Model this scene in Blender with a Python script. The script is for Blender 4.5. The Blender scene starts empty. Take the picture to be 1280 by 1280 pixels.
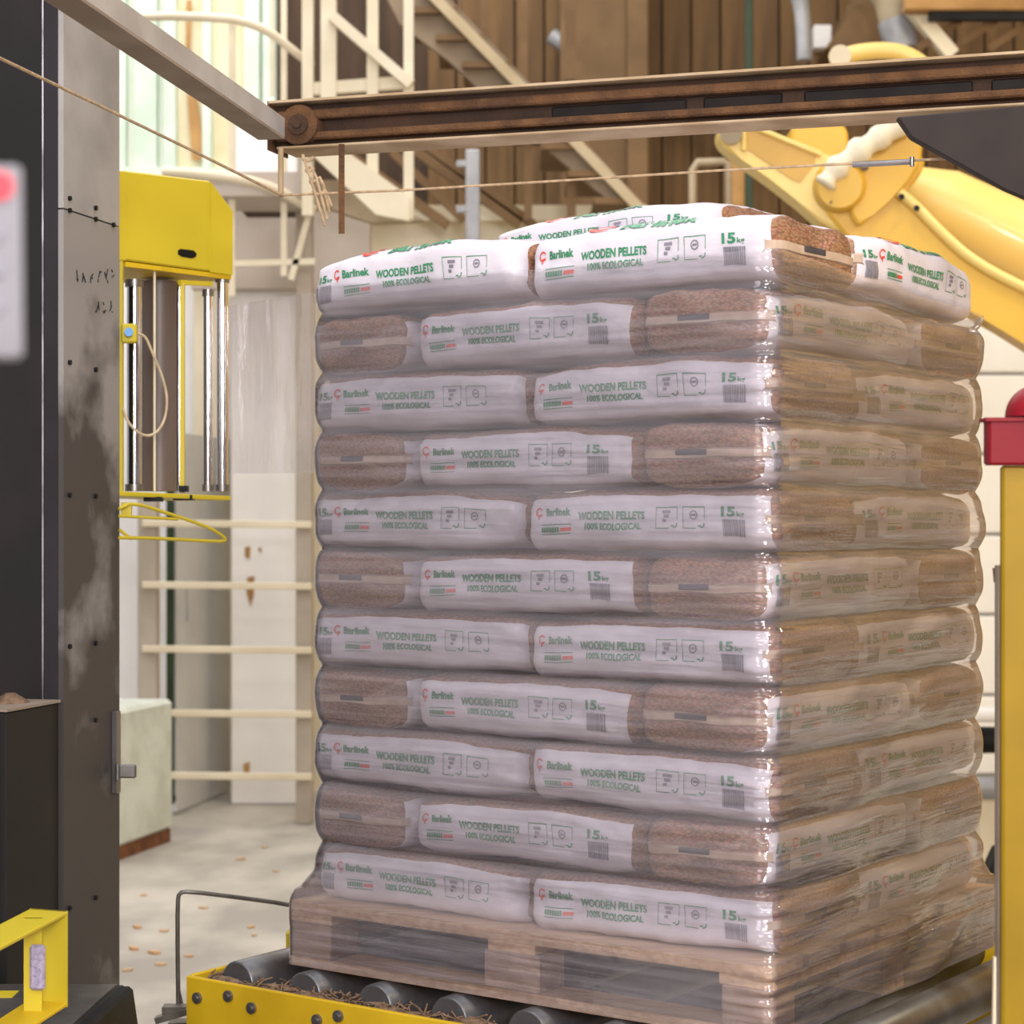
import bpy, bmesh, math, random
from mathutils import Vector, Matrix, noise
random.seed(4)
SC = bpy.context.scene
COL = SC.collection

# ---------------------------------------------------------------- camera, light, exposure
F = 2543.0          # focal length in pixels of the 1280 frame
HOR = 657.0         # image row of the horizon
CH = 1.55           # camera height above the floor
cam = bpy.data.cameras.new('camera'); cam_o = bpy.data.objects.new('camera', cam); COL.objects.link(cam_o)
cam_o.location = (0, 0, CH); cam_o.rotation_euler = (math.pi/2, 0, 0)
cam.sensor_width = 36; cam.sensor_fit = 'HORIZONTAL'; cam.lens = F/1280*36
cam.shift_y = (HOR-640)/1280
cam.clip_start = .05; cam.clip_end = 200
cam.dof.use_dof = True; cam.dof.focus_distance = 4.3; cam.dof.aperture_fstop = 4.8
SC.camera = cam_o
SC.view_settings.view_transform = 'Standard'; SC.view_settings.look = 'None'
SC.view_settings.gamma = 1; SC.view_settings.use_curve_mapping = False
SC.view_settings.exposure = 0.0
SC.cycles.max_bounces = 8; SC.cycles.transparent_max_bounces = 16

w = bpy.data.worlds.new('hall_light'); SC.world = w; w.use_nodes = True
bg = w.node_tree.nodes['Background']
bg.inputs[0].default_value = (1.0, .95, .90, 1); bg.inputs[1].default_value = .50

def area(name, loc, target, sx, sy, power, color):
    l = bpy.data.lights.new(name, 'AREA'); l.shape = 'RECTANGLE'; l.size = sx; l.size_y = sy
    l.energy = power; l.color = color
    o = bpy.data.objects.new(name, l); COL.objects.link(o); o.location = loc
    o.rotation_euler = (Vector(target)-Vector(loc)).to_track_quat('-Z', 'Y').to_euler()
    return o
area('skylight', (0, 4.5, 7.5), (0, 4.5, 0), 5, 6, 330, (.90, .94, 1.0))
area('skylight.001', (-2.0, 10.3, 7.0), (-2.0, 10.6, 0), 5, 3.0, 330, (1.0, .98, .94))
area('front_fill', (-4.5, -2.5, 4.2), (0, 4.2, 1.3), 3, 3, 130, (1.0, .94, 1.0))  # added soft fill from the left front, brightens the load's front face
area('hall_lamp', (.3, -.8, 4.4), (.5, 4, 1.2), 1.6, .35, 55, (1.0, .95, .88))
area('hall_lamp.001', (2.8, .8, 5.2), (.8, 4.2, 1.2), 1.6, .35, 70, (1.0, .84, .55))
area('wall_fill', (4.2, 6.5, 5.0), (6.4, 7.5, 1.5), 1.6, .5, 300, (1.0, .86, .55))  # added warm light on the right wall, so the film reflects it
area('window_light', (.9, -3.2, 2.9), (.6, 4, 1.2), 1.3, 1.5, 420, (1.0, .97, .98))  # unseen bright window behind the camera, added for the film's corner highlights

# ---------------------------------------------------------------- materials
def lin(c):
    if isinstance(c, str):
        c = [int(c[i:i+2], 16)/255 for i in (1, 3, 5)]
    return tuple(((v/12.92) if v <= .04045 else ((v+.055)/1.055)**2.4) for v in c)+(1,)

class NT:
    def __init__(s, name):
        s.m = bpy.data.materials.new(name); s.m.use_nodes = True
        s.t = s.m.node_tree; s.n = s.t.nodes; s.b = s.n['Principled BSDF']; s.out = s.n['Material Output']
    def add(s, typ, **kw):
        nd = s.n.new(typ)
        for k, v in kw.items(): setattr(nd, k, v)
        return nd
    def link(s, a, b): s.t.links.new(a, b)

def mat(name, col, rough=.5, metal=0, col2=None, scale=8, lo=.4, hi=.62, bump=0, bscale=60, stretch=(1, 1, 1),
        detail=4, spec=.5, emit=None, coords='Object', coat=0):
    q = NT(name); b = q.b
    b.inputs['Roughness'].default_value = rough; b.inputs['Metallic'].default_value = metal
    b.inputs['Specular IOR Level'].default_value = spec
    b.inputs['Coat Weight'].default_value = coat
    b.inputs['Base Color'].default_value = lin(col)
    tc = q.add('ShaderNodeTexCoord'); mp = q.add('ShaderNodeMapping')
    mp.inputs['Scale'].default_value = stretch
    q.link(tc.outputs[coords], mp.inputs['Vector'])
    if col2:
        nz = q.add('ShaderNodeTexNoise'); nz.inputs['Scale'].default_value = scale; nz.inputs['Detail'].default_value = detail
        q.link(mp.outputs[0], nz.inputs['Vector'])
        rp = q.add('ShaderNodeValToRGB'); rp.color_ramp.elements[0].position = lo; rp.color_ramp.elements[1].position = hi
        rp.color_ramp.elements[0].color = lin(col); rp.color_ramp.elements[1].color = lin(col2)
        q.link(nz.outputs['Fac'], rp.inputs[0]); q.link(rp.outputs[0], b.inputs['Base Color'])
    if bump:
        nb = q.add('ShaderNodeTexNoise'); nb.inputs['Scale'].default_value = bscale; nb.inputs['Detail'].default_value = 3
        q.link(mp.outputs[0], nb.inputs['Vector'])
        bp = q.add('ShaderNodeBump'); bp.inputs['Strength'].default_value = bump; bp.inputs['Distance'].default_value = .01
        q.link(nb.outputs['Fac'], bp.inputs['Height']); q.link(bp.outputs[0], b.inputs['Normal'])
    if emit:
        b.inputs['Emission Color'].default_value = lin(col); b.inputs['Emission Strength'].default_value = emit
    return q.m

def pellet_mat():
    q = NT('pellet_print'); b = q.b
    tc = q.add('ShaderNodeTexCoord'); mp = q.add('ShaderNodeMapping'); mp.inputs['Scale'].default_value = (.8, .8, 2.0)
    q.link(tc.outputs['Object'], mp.inputs['Vector'])
    v = q.add('ShaderNodeTexVoronoi'); v.inputs['Scale'].default_value = 125
    q.link(mp.outputs[0], v.inputs['Vector'])
    rp = q.add('ShaderNodeValToRGB'); e = rp.color_ramp.elements
    e[0].position = 0; e[0].color = lin('#ab8064'); e[1].position = .8; e[1].color = lin('#724c38')
    q.link(v.outputs['Distance'], rp.inputs[0])
    mx = q.add('ShaderNodeMix', data_type='RGBA', blend_type='MULTIPLY'); mx.inputs[0].default_value = .22
    q.link(rp.outputs[0], mx.inputs[6]); q.link(v.outputs['Color'], mx.inputs[7])
    hs = q.add('ShaderNodeHueSaturation'); hs.inputs['Saturation'].default_value = .96; hs.inputs['Value'].default_value = 1.25
    q.link(mx.outputs[2], hs.inputs['Color'])
    q.link(hs.outputs[0], b.inputs['Base Color'])
    b.inputs['Roughness'].default_value = .38
    return q.m

def film_mat(name, haze, streak):
    q = NT(name); q.n.remove(q.b)
    uv = q.add('ShaderNodeUVMap'); mp = q.add('ShaderNodeMapping'); mp.inputs['Scale'].default_value = (2.2, 55, 1)
    q.link(uv.outputs[0], mp.inputs['Vector'])
    n1 = q.add('ShaderNodeTexNoise'); n1.inputs['Scale'].default_value = 1; n1.inputs['Detail'].default_value = 4
    q.link(mp.outputs[0], n1.inputs['Vector'])
    mp2 = q.add('ShaderNodeMapping'); mp2.inputs['Scale'].default_value = (7, 16, 1); mp2.inputs['Rotation'].default_value = (0, 0, .12)
    q.link(uv.outputs[0], mp2.inputs['Vector'])
    n2 = q.add('ShaderNodeTexNoise'); n2.inputs['Scale'].default_value = 1; n2.inputs['Detail'].default_value = 5
    q.link(mp2.outputs[0], n2.inputs['Vector'])
    ad = q.add('ShaderNodeMath', operation='MULTIPLY_ADD'); ad.inputs[1].default_value = .9
    q.link(n1.outputs['Fac'], ad.inputs[0]); q.link(n2.outputs['Fac'], ad.inputs[2])
    bp = q.add('ShaderNodeBump'); bp.inputs['Strength'].default_value = .8; bp.inputs['Distance'].default_value = .006
    q.link(ad.outputs[0], bp.inputs['Height'])
    fr = q.add('ShaderNodeFresnel'); fr.inputs['IOR'].default_value = 1.5; q.link(bp.outputs[0], fr.inputs['Normal'])
    gm = q.add('ShaderNodeMath', operation='MULTIPLY_ADD', use_clamp=True); gm.inputs[1].default_value = 1.35; gm.inputs[2].default_value = .03
    q.link(fr.outputs[0], gm.inputs[0])
    tr = q.add('ShaderNodeBsdfTransparent'); tr.inputs[0].default_value = (.97, .96, .97, 1)
    gl = q.add('ShaderNodeBsdfGlossy'); gl.inputs['Roughness'].default_value = .05; q.link(bp.outputs[0], gl.inputs['Normal'])
    gl.inputs['Color'].default_value = (.9, .9, .9, 1)
    df = q.add('ShaderNodeBsdfDiffuse'); df.inputs[0].default_value = lin('#d9d0dc')
    tl = q.add('ShaderNodeBsdfTranslucent'); tl.inputs[0].default_value = lin('#d9d0dc')
    hz = q.add('ShaderNodeMixShader'); hz.inputs[0].default_value = .35
    q.link(df.outputs[0], hz.inputs[1]); q.link(tl.outputs[0], hz.inputs[2])
    mr = q.add('ShaderNodeMapRange'); mr.inputs['From Min'].default_value = .35; mr.inputs['From Max'].default_value = .75
    mr.inputs['To Min'].default_value = haze; mr.inputs['To Max'].default_value = haze+streak
    q.link(n1.outputs['Fac'], mr.inputs['Value'])
    m1 = q.add('ShaderNodeMixShader'); q.link(mr.outputs[0], m1.inputs[0]); q.link(tr.outputs[0], m1.inputs[1]); q.link(hz.outputs[0], m1.inputs[2])
    m2 = q.add('ShaderNodeMixShader'); q.link(gm.outputs[0], m2.inputs[0]); q.link(m1.outputs[0], m2.inputs[1]); q.link(gl.outputs[0], m2.inputs[2])
    q.link(m2.outputs[0], q.out.inputs['Surface'])
    return q.m

M = {}
M['bag_white'] = mat('bag_white', '#dad4de', .40, col2='#cfc8d2', scale=5, bump=.35, bscale=16, stretch=(1, .7, 1.8))
M['pellets'] = pellet_mat()
M['green'] = mat('green_ink', '#2f7f57', .5, col2='#3a8a62', scale=30)
M['red'] = mat('red_ink', '#d8402f', .5, col2='#e0503c', scale=30)
M['greyink'] = mat('grey_ink', '#77737f', .5, col2='#85818c', scale=30)
M['seam'] = mat('seam_fold', '#c3ab99', .35, col2='#b39b88', scale=20)
M['slot'] = mat('handle_slot', '#3b3a45', .5, col2='#45434d', scale=30)
M['film'] = film_mat('stretch_film', .10, .20)
M['web'] = film_mat('film_web', .10, .22)
M['wood'] = mat('pallet_wood', '#dcbb98', .7, col2='#caa582', scale=6, stretch=(1, 12, 12), bump=.2, bscale=30)
M['woodblock'] = mat('pallet_block', '#bda290', .8, col2='#a78c79', scale=14, bump=.3, bscale=80)
M['yellow'] = mat('yellow_paint', '#c8b32a', .42, col2='#baa324', scale=3, lo=.45, hi=.8, bump=.04, bscale=20)
M['yellow_worn'] = mat('yellow_paint_worn', '#d3b018', .5, col2='#8a6d20', scale=6, lo=.6, hi=.78, detail=8)
M['robot'] = mat('robot_paint', '#d9ac3a', .42, col2='#cfa234', scale=3, coat=.2)
M['robot_recess'] = mat('robot_recess', '#c79c48', .5, col2='#bd9240', scale=3)
M['robot_pale'] = mat('robot_paint_pale', '#e6c877', .42, col2='#e2c26c', scale=3, coat=.2)
M['post_yellow'] = mat('post_paint', '#957508', .5, col2='#876a06', scale=4, spec=.3)
M['beam_yellow'] = mat('beam_paint', '#c3a01c', .45, col2='#b39018', scale=4, spec=.35)
M['postred'] = mat('red_paint', '#84061a', .5, col2='#760516', scale=5, spec=.25)
M['mast_dark'] = mat('mast_dark', '#1f1d1e', .5, col2='#2c2726', scale=3, lo=.45, hi=.75, detail=7, spec=.22)
M['mast_strip'] = mat('mast_strip', '#2b282d', .5, col2='#242124', scale=3, spec=.22)
M['mast_side'] = mat('mast_side', '#8d8886', .5, col2='#4b4645', scale=3.0, lo=.46, hi=.56, detail=9, stretch=(1, 1, .6), spec=.3)
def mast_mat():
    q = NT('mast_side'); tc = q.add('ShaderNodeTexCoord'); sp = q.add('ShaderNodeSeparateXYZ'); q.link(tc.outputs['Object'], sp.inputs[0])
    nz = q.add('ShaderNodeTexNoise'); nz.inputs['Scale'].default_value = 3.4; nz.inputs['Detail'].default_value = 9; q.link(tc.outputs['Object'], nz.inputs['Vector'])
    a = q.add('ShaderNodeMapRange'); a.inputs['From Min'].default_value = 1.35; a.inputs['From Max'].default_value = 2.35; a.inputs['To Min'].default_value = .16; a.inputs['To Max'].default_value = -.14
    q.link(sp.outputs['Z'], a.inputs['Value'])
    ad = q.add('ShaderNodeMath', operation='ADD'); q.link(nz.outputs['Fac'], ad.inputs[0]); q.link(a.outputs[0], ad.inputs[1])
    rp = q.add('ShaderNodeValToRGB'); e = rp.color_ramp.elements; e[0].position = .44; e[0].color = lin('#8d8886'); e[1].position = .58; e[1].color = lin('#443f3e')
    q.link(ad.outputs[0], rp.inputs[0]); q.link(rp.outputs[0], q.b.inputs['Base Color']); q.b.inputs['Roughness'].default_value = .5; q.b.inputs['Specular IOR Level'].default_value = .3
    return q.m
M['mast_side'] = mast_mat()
M['mast_side_clean'] = mat('mast_side_clean', '#a19d9b', .5, col2='#8a8684', scale=4, detail=8, spec=.3)
M['rail'] = mat('rail_edge', '#cfc9d0', .3, metal=.8, col2='#8f8a90', scale=10)
M['cab'] = mat('cabinet_dark', '#1c1b1c', .5, col2='#272423', spec=.25, scale=4, lo=.5, hi=.8, detail=8)
M['dust'] = mat('dust_brown', '#7d634e', .95, col2='#5a4434', scale=40, bump=.6, bscale=120)
M['chrome'] = mat('chrome', '#d8d6da', .12, metal=1, col2='#c9c7cb', scale=5)
M['steel'] = mat('steel', '#8c8886', .35, metal=.8, col2='#77726f', scale=12)
M['reel'] = mat('reel_core', '#6f5f57', .45, col2='#64554e', scale=6, stretch=(1, 1, .2))
M['black'] = mat('black_rubber', '#111113', .55, col2='#18181b', scale=12, spec=.2)
M['blue'] = mat('blue_lens', '#4a93d6', .3, col2='#3f86cc', scale=30)
M['cable'] = mat('cable', '#c9b79a', .6, col2='#b8a485', scale=30)
M['rope'] = mat('rope', '#b79c7c', .8, col2='#9d8467', scale=60, bump=.3, bscale=200)
M['beam'] = mat('beam_rust', '#432b1b', .85, col2='#2b1b10', scale=5, lo=.4, hi=.7, detail=8, bump=.35, bscale=90)
M['beam_dust'] = mat('beam_dust', '#664529', .95, col2='#4c321f', scale=14, detail=8, bump=.6, bscale=140)
M['beam_dark'] = mat('beam_dark', '#1a1615', .6, col2='#241d1b', scale=10, spec=.15)
M['beam_pale'] = mat('beam_flange', '#b7a083', .8, col2='#9d8465', scale=7, detail=8)
M['bargrey'] = mat('grey_bar', '#857669', .7, col2='#94867a', scale=6, spec=.25)
M['barpale'] = mat('grey_bar_face', '#bdb8b4', .45, col2='#aca6a2', scale=6, metal=.2)
M['bracket'] = mat('bracket_dark', '#2a2322', .6, col2='#332a28', scale=5, spec=.2)
M['roller'] = mat('roller_steel', '#66666a', .38, metal=.6, col2='#453c37', scale=7, lo=.4, hi=.65)
M['cream'] = mat('cream_paint', '#ded2b8', .5, col2='#d2c5a8', scale=3)
M['post_shade'] = mat('post_cream_shaded', '#b3a799', .6, col2='#a39788', scale=3)  # cream of the barrier posts with their shadow put into the colour
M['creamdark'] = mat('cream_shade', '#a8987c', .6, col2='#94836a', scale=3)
M['tan'] = mat('tan_steel', '#775b3b', .8, col2='#664d30', scale=3)
M['plank'] = mat('timber_plank', '#6f5332', .85, col2='#5a4228', scale=2.5, stretch=(6, 6, .5), bump=.2, bscale=10)
M['tanwall'] = mat('tan_boards', '#a98a4e', .8, col2='#8d7040', scale=2.5, stretch=(6, 6, .5))
M['darkwood'] = mat('dark_timber', '#4a3626', .85, col2='#3a2a1d', scale=3, stretch=(5, 5, .5))
M['stairpanel'] = mat('stair_panel', '#8d7a62', .7, col2='#7c6a54', scale=3)
M['stairedge'] = mat('stair_edge', '#b8a686', .7, col2='#a89574', scale=3)
M['white'] = mat('white_wall', '#ece9e6', .6, col2='#e2dedb', scale=2)
M['whitegrey'] = mat('grey_white_door', '#cfcfcd', .5, col2='#c4c4c2', scale=2)
M['beige'] = mat('beige_wall', '#b9ab9f', .7, col2='#ab9d90', scale=2)
M['concrete'] = mat('concrete_block', '#d5dbd0', .8, col2='#c3c6ba', scale=5, detail=8, bump=.2)
M['rust'] = mat('rust', '#80512f', .9, col2='#5f3a20', scale=12, bump=.3)
M['floor'] = mat('dusty_floor', '#968f86', .85, col2='#b8b0a4', scale=3.0, lo=.38, hi=.66, detail=10, stretch=(1, .6, 1), bump=.25, bscale=25)
M['chip'] = mat('wood_chip', '#c2a584', .8, col2='#b98d5f', scale=50)
M['frost'] = mat('frosted_pane', '#e6e6da', .6, col2='#d3dccb', scale=1.2, emit=.16)
M['frostw'] = mat('frosted_pane_warm', '#ddd2b4', .6, col2='#cdbf98', scale=2, emit=.08)
M['stain'] = mat('brown_stain', '#b58b55', .8, col2='#9a7140', scale=4)
M['seafoam'] = mat('green_mullion', '#cfdccd', .6, col2='#bccdbb', scale=3)
M['dgreen'] = mat('dark_green', '#26351f', .6, col2='#2f4026', scale=5)
M['greypipe'] = mat('grey_pipe', '#a3a3a6', .5, col2='#8b8b8e', scale=6, metal=.2)
M['signgrey'] = mat('panel_grey', '#858287', .7, col2='#7b787d', scale=8)
M['btnred'] = mat('button_red', '#d03040', .5, col2='#c02838', scale=20)
M['lav'] = mat('reflector', '#aaa0bc', .25, col2='#8f86a5', scale=90, bump=.5, bscale=300)
M['cyan'] = mat('cyan_sheet', '#8fc9e6', .5, col2='#7cbcdc', scale=4)
M['wire'] = mat('rod_steel', '#6c6660', .4, metal=.6, col2='#5a544e', scale=20)

# ---------------------------------------------------------------- geometry helpers
def P(px, py, Z):
    return Vector(((px-640)*Z/F, Z, CH+(HOR-py)*Z/F))

def bevel(bm, geom_verts, w, seg=1):
    if w <= 0: return
    es = {e for v in geom_verts for e in v.link_edges}
    bmesh.ops.bevel(bm, geom=list(es), offset=w, segments=seg, affect='EDGES', profile=.5)

def hexa(bm, pts, bev=0):
    """8 corners: 0-3 bottom loop, 4-7 top loop"""
    vs = [bm.verts.new(p) for p in pts]
    for f in ((3, 2, 1, 0), (4, 5, 6, 7), (0, 1, 5, 4), (1, 2, 6, 5), (2, 3, 7, 6), (3, 0, 4, 7)):
        bm.faces.new([vs[i] for i in f])
    bevel(bm, vs, bev)

def box(bm, c, size, mtx=None, bev=0):
    sx, sy, sz = [v/2 for v in size]; c = Vector(c)
    pts = [Vector(p) for p in ((-sx, -sy, -sz), (sx, -sy, -sz), (sx, sy, -sz), (-sx, sy, -sz), (-sx, -sy, sz), (sx, -sy, sz), (sx, sy, sz), (-sx, sy, sz))]
    if mtx: pts = [mtx @ p for p in pts]
    hexa(bm, [p+c for p in pts], bev)

def bar(bm, a, b, wd, ht, up=(0, 0, 1), bev=0):
    a, b = Vector(a), Vector(b); d = (b-a).normalized(); up = Vector(up)
    s = d.cross(up)
    if s.length < 1e-5: s = d.cross(Vector((0, 1, 0)))
    s.normalize(); u = s.cross(d)
    pts = []
    for q in (-1, 1):
        for p, sg in ((a, -1), (a, 1), (b, 1), (b, -1)):
            pts.append(p+s*sg*wd/2+u*q*ht/2)
    hexa(bm, pts, bev)

def tube(bm, pts, r, n=10, cap=True, smooth_path=0):
    pts = [Vector(p) for p in pts]
    for _ in range(smooth_path):
        q = [pts[0]]
        for a, b in zip(pts, pts[1:]): q += [a.lerp(b, .25), a.lerp(b, .75)]
        pts = q+[pts[-1]]
    rs = r if isinstance(r, (list, tuple)) else [r]*len(pts)
    ring_prev = None; nrm = None; first = last = None
    for i, p in enumerate(pts):
        d = (pts[min(i+1, len(pts)-1)]-pts[max(i-1, 0)]).normalized()
        if nrm is None:
            nrm = d.cross(Vector((0, 0, 1)))
            if nrm.length < 1e-3: nrm = d.cross(Vector((1, 0, 0)))
        nrm = (nrm-d*nrm.dot(d)).normalized(); bn = d.cross(nrm)
        ring = [bm.verts.new(p+(nrm*math.cos(k*2*math.pi/n)+bn*math.sin(k*2*math.pi/n))*rs[min(i, len(rs)-1)]) for k in range(n)]
        if ring_prev:
            for k in range(n):
                f = bm.faces.new((ring_prev[k], ring_prev[(k+1) % n], ring[(k+1) % n], ring[k])); f.smooth = True
        else: first = ring
        ring_prev = ring
    if cap:
        for f in (bm.faces.new(first[::-1]), bm.faces.new(ring_prev)):
            for e in f.edges: e.smooth = False

def prism(bm, poly, vec, bev=0):
    """extrude a planar polygon (list of points) along vec"""
    vec = Vector(vec)
    a = [bm.verts.new(p) for p in poly]; b = [bm.verts.new(Vector(p)+vec) for p in poly]
    n = len(poly)
    bm.faces.new(a); bm.faces.new(b[::-1])
    for i in range(n):
        bm.faces.new((a[i], b[i], b[(i+1) % n], a[(i+1) % n]))
    bevel(bm, a+b, bev)

def smooth_poly(pp, k=2):
    for _ in range(k):
        q = []
        for a, b in zip(pp, pp[1:]+pp[:1]):
            q += [(a[0]*.75+b[0]*.25, a[1]*.75+b[1]*.25), (a[0]*.25+b[0]*.75, a[1]*.25+b[1]*.75)]
        pp = q
    return pp

def mesh_of(bm, name, mats):
    bmesh.ops.recalc_face_normals(bm, faces=bm.faces)
    me = bpy.data.meshes.new(name); bm.to_mesh(me); bm.free()
    for m in (mats if isinstance(mats, (list, tuple)) else [mats]): me.materials.append(m)
    return me

ORG = {}
def thing(name, label, cat, loc=(0, 0, 0), group=None, rotz=0):
    o = bpy.data.objects.new(name, None); COL.objects.link(o); o.empty_display_size = .1
    o.location = loc; o.rotation_euler = (0, 0, rotz); ORG[o] = Vector(loc)
    if label: o['label'] = label; o['category'] = cat
    if group: o['group'] = group
    return o

def part(name, build, m, parent=None, label=None, kind=None):
    """build(bm) in world coordinates; stored relative to the thing's base"""
    bm = bmesh.new(); build(bm)
    o = parent; base = Vector((0, 0, 0))
    while o is not None:
        base = base+Vector(o.location); o = o.parent
    if parent is None:
        lo = min((v.co.z for v in bm.verts)); c = sum((v.co for v in bm.verts), Vector())/len(bm.verts); base = Vector((c.x, c.y, lo))
    bmesh.ops.translate(bm, verts=bm.verts, vec=-base)
    ob = bpy.data.objects.new(name, mesh_of(bm, name, m)); COL.objects.link(ob)
    if parent is None: ob.location = base
    else: ob.parent = parent
    if label: ob['label'] = label
    if kind: ob['kind'] = kind
    return ob

def solo(name, label, cat, build, m, group=None, kind=None):
    o = part(name, build, m)
    if label: o['label'] = label
    if cat: o['category'] = cat
    if group: o['group'] = group
    if kind: o['kind'] = kind
    return o

def struct(name, build, m, label=None):
    o = part(name, build, m); o['kind'] = 'structure'
    if label: o['label'] = label
    return o

# ================================================================ the pallet frame of reference
NC = Vector((.498, 3.90))                 # near corner of the load
EU = Vector((.816, -.578)).normalized()   # along the front face, left to right
EV = Vector((-EU.y, EU.x))                # along the side face, into depth
TH = math.atan2(EU.y, EU.x)
def S(s, t, z): # s back along the front face from the near corner, t into depth
    p = NC-EU*s+EV*t
    return Vector((p.x, p.y, z))
ZR = CH-.986       # roller tops = pallet underside
ZB = .710          # underside of the lowest bags
LH = .1312         # one layer
NL = 11

# ================================================================ setting
struct('floor', lambda bm: box(bm, (0, 9, -.05), (22, 22, .1)), M['floor'])

def planks(wall, x0, x1, y, z0, z1, wd, mats):
    k = 0; x = x0; me = None
    while x < x1:
        if me is None:
            bm = bmesh.new(); box(bm, (0, 0, 0), (wd-.012, .03, z1-z0), bev=.004); me = mesh_of(bm, 'plank', mats)
        o = bpy.data.objects.new('plank', me); COL.objects.link(o); o.parent = wall
        o.location = Vector((x+wd/2, y-.02-.012*random.random(), (z0+z1)/2))-Vector(wall.location)
        x += wd
ZBK = 13.2
wb = struct('wall_back', lambda bm: box(bm, (.6, ZBK+.1, 3.4), (9.6, .12, 6.8)), M['darkwood'])
planks(wb, -.55, 5.4, ZBK, 2.6, 6.6, .19, M['plank'])
wr = struct('wall_right', lambda bm: box(bm, (6.4, 7, 3.4), (.12, 12.5, 6.8)), M['tanwall'])
# white partition below the timber
struct('wall_partition', lambda bm: (box(bm, (-.55, 11.9, 1.66), (2.6, .15, 3.32)), box(bm, (-.55, 11.88, 3.36), (2.66, .22, .09))), M['cream'])
struct('wall_left', lambda bm: box(bm, (-3.0, 12.35, 2.1), (2.6, .15, 4.2)), M['white'])
wp = struct('wall_pilaster', lambda bm: box(bm, (P(330, 0, 11.3).x, 11.45, 1.9), (.37, .3, 3.8), bev=.01), M['white'])
for pts in (((306, 684), (313, 683), (312, 698), (306, 696)), ((309, 722), (318, 720), (317, 745), (313, 758), (308, 740)), ((322, 686), (327, 684), (326, 692)), ((304, 955), (312, 952), (312, 972), (305, 972))):
    part('rust_mark', lambda bm: prism(bm, [P(x, y, 11.294) for x, y in pts], (0, .006, 0)), M['stain'], wp)
struct('wall_beige', lambda bm: box(bm, (P(352, 0, 11.2).x, 11.2, (P(0, 235, 11.2).z+P(0, 362, 11.2).z)/2), (.98, .12, .56)), M['beige'])

# sectional door on the right
dr = struct('door_1', lambda bm: box(bm, (P(1330, 0, 12.4).x, 12.50, 1.72), (2.7, .06, 3.5)), M['whitegrey'])
bm = bmesh.new(); box(bm, (0, 0, 0), (2.66, .05, .475), bev=.012); me = mesh_of(bm, 'panel', M['white'])
for k in range(7):
    o = bpy.data.objects.new('panel', me); COL.objects.link(o); o.parent = dr
    o.location = Vector((P(1330, 0, 12.4).x, 12.43, .27+k*.49))-Vector(dr.location)

# big light window, upper left
wn = struct('window_1', lambda bm: [box(bm, P(px, 90, 12.2)+Vector((0, 0, .1)), (wd, .12, 1.75)) for px, wd in ((152, .07), (184, .13), (214, .07), (260, .05), (316, .09), (338, .07))]
            + [box(bm, P(245, 222, 12.2), (1.0, .14, .1))], M['seafoam'])
for px0, px1, mm in ((155, 178, 'frost'), (190, 211, 'frost'), (217, 258, 'frostw'), (262, 312, 'frostw'), (320, 335, 'frost')):
    part('pane', lambda bm: box(bm, P((px0+px1)/2, 90, 12.24)+Vector((0, 0, .1)), ((px1-px0)*12.2/F, .02, 1.72)), M[mm], wn)
part('brown_stain', lambda bm: prism(bm, [P(x, y, 12.19) for x, y in ((233, 0), (240, 0), (238, 60), (246, 120), (252, 160), (262, 200), (240, 200), (236, 150), (232, 80))], (0, .01, 0)), M['stain'], wn)

# grey-white door leaf with its dark rubber edge, ajar
dl = struct('door_2', lambda bm: prism(bm, [Vector((P(214, 0, 10.9).x, 10.9, .02)), Vector((P(292, 0, 12.0).x, 12.0, .02)), Vector((P(292, 0, 12.0).x, 12.0, 2.05)), Vector((P(214, 0, 10.9).x, 10.9, 2.05))], (.03, -.012, 0)), M['whitegrey'])
part('rubber_seal', lambda bm: tube(bm, [Vector((P(213, 0, 10.87).x, 10.87, 2.0)), Vector((P(213, 0, 10.87).x, 10.87, .12)), Vector((P(218, 0, 10.92).x, 10.92, .05)), Vector((P(290, 0, 11.95).x, 11.95, .05))], .022, 8), M['dgreen'], dl)
part('door_handle', lambda bm: tube(bm, [P(231, 725, 11.05), P(233, 775, 11.05)], .012, 8), M['greypipe'], dl)

# ================================================================ background: barrier ladder, cage, stairs
t = thing('barrier_ladder', 'cream painted barrier of five horizontal bars between two posts in front of white door', 'barrier', (P(285, 1030, 10.6).x, 10.6, 0))
for px in (186, 381):
    part('post', lambda bm: box(bm, (P(px, 0, 10.6).x, 10.6, .85 if px == 186 else 1.62), (.085 if px == 381 else .10, .10, 1.7 if px == 186 else 3.24), bev=.006), M['post_shade'], t)
for py in (655, 732, 812, 892, 970):
    part('bar', lambda bm: bar(bm, P(178, py-1, 10.52), P(390, py+1, 10.52), .03, .036, bev=.004), M['cream'], t)

t = thing('ladder_cage', 'cream safety cage with curved hoops around upright bars beside the bright window', 'cage', (P(290, 360, 10.2).x, 10.2, P(290, 400, 10.2).z))
for px, y0, y1, wd in ((290, 25, 370, .034), (355, -10, 345, .030), (340, -10, 120, .022)):
    part('upright', lambda bm: bar(bm, P(px, y0, 10.2), P(px, y1, 10.2), wd, wd*.7), M['cream'], t)
for pts, r in ((((140, 28), (165, 22), (215, 20), (265, 22), (300, 25), (335, 38), (365, 62), (390, 82)), .022),
            (((205, 215), (255, 218), (305, 224), (345, 236), (392, 262)), .026)):
    part('hoop', lambda bm: tube(bm, [P(x, y, 10.2-.25*math.sin((x-140)/250*math.pi)) for x, y in pts], r, 8, smooth_path=1), M['cream'], t)
for y in (245, 330):
    part('rung', lambda bm: bar(bm, P(282, y, 10.2), P(394, y-3, 10.2), .03, .03), M['cream'], t)
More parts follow.
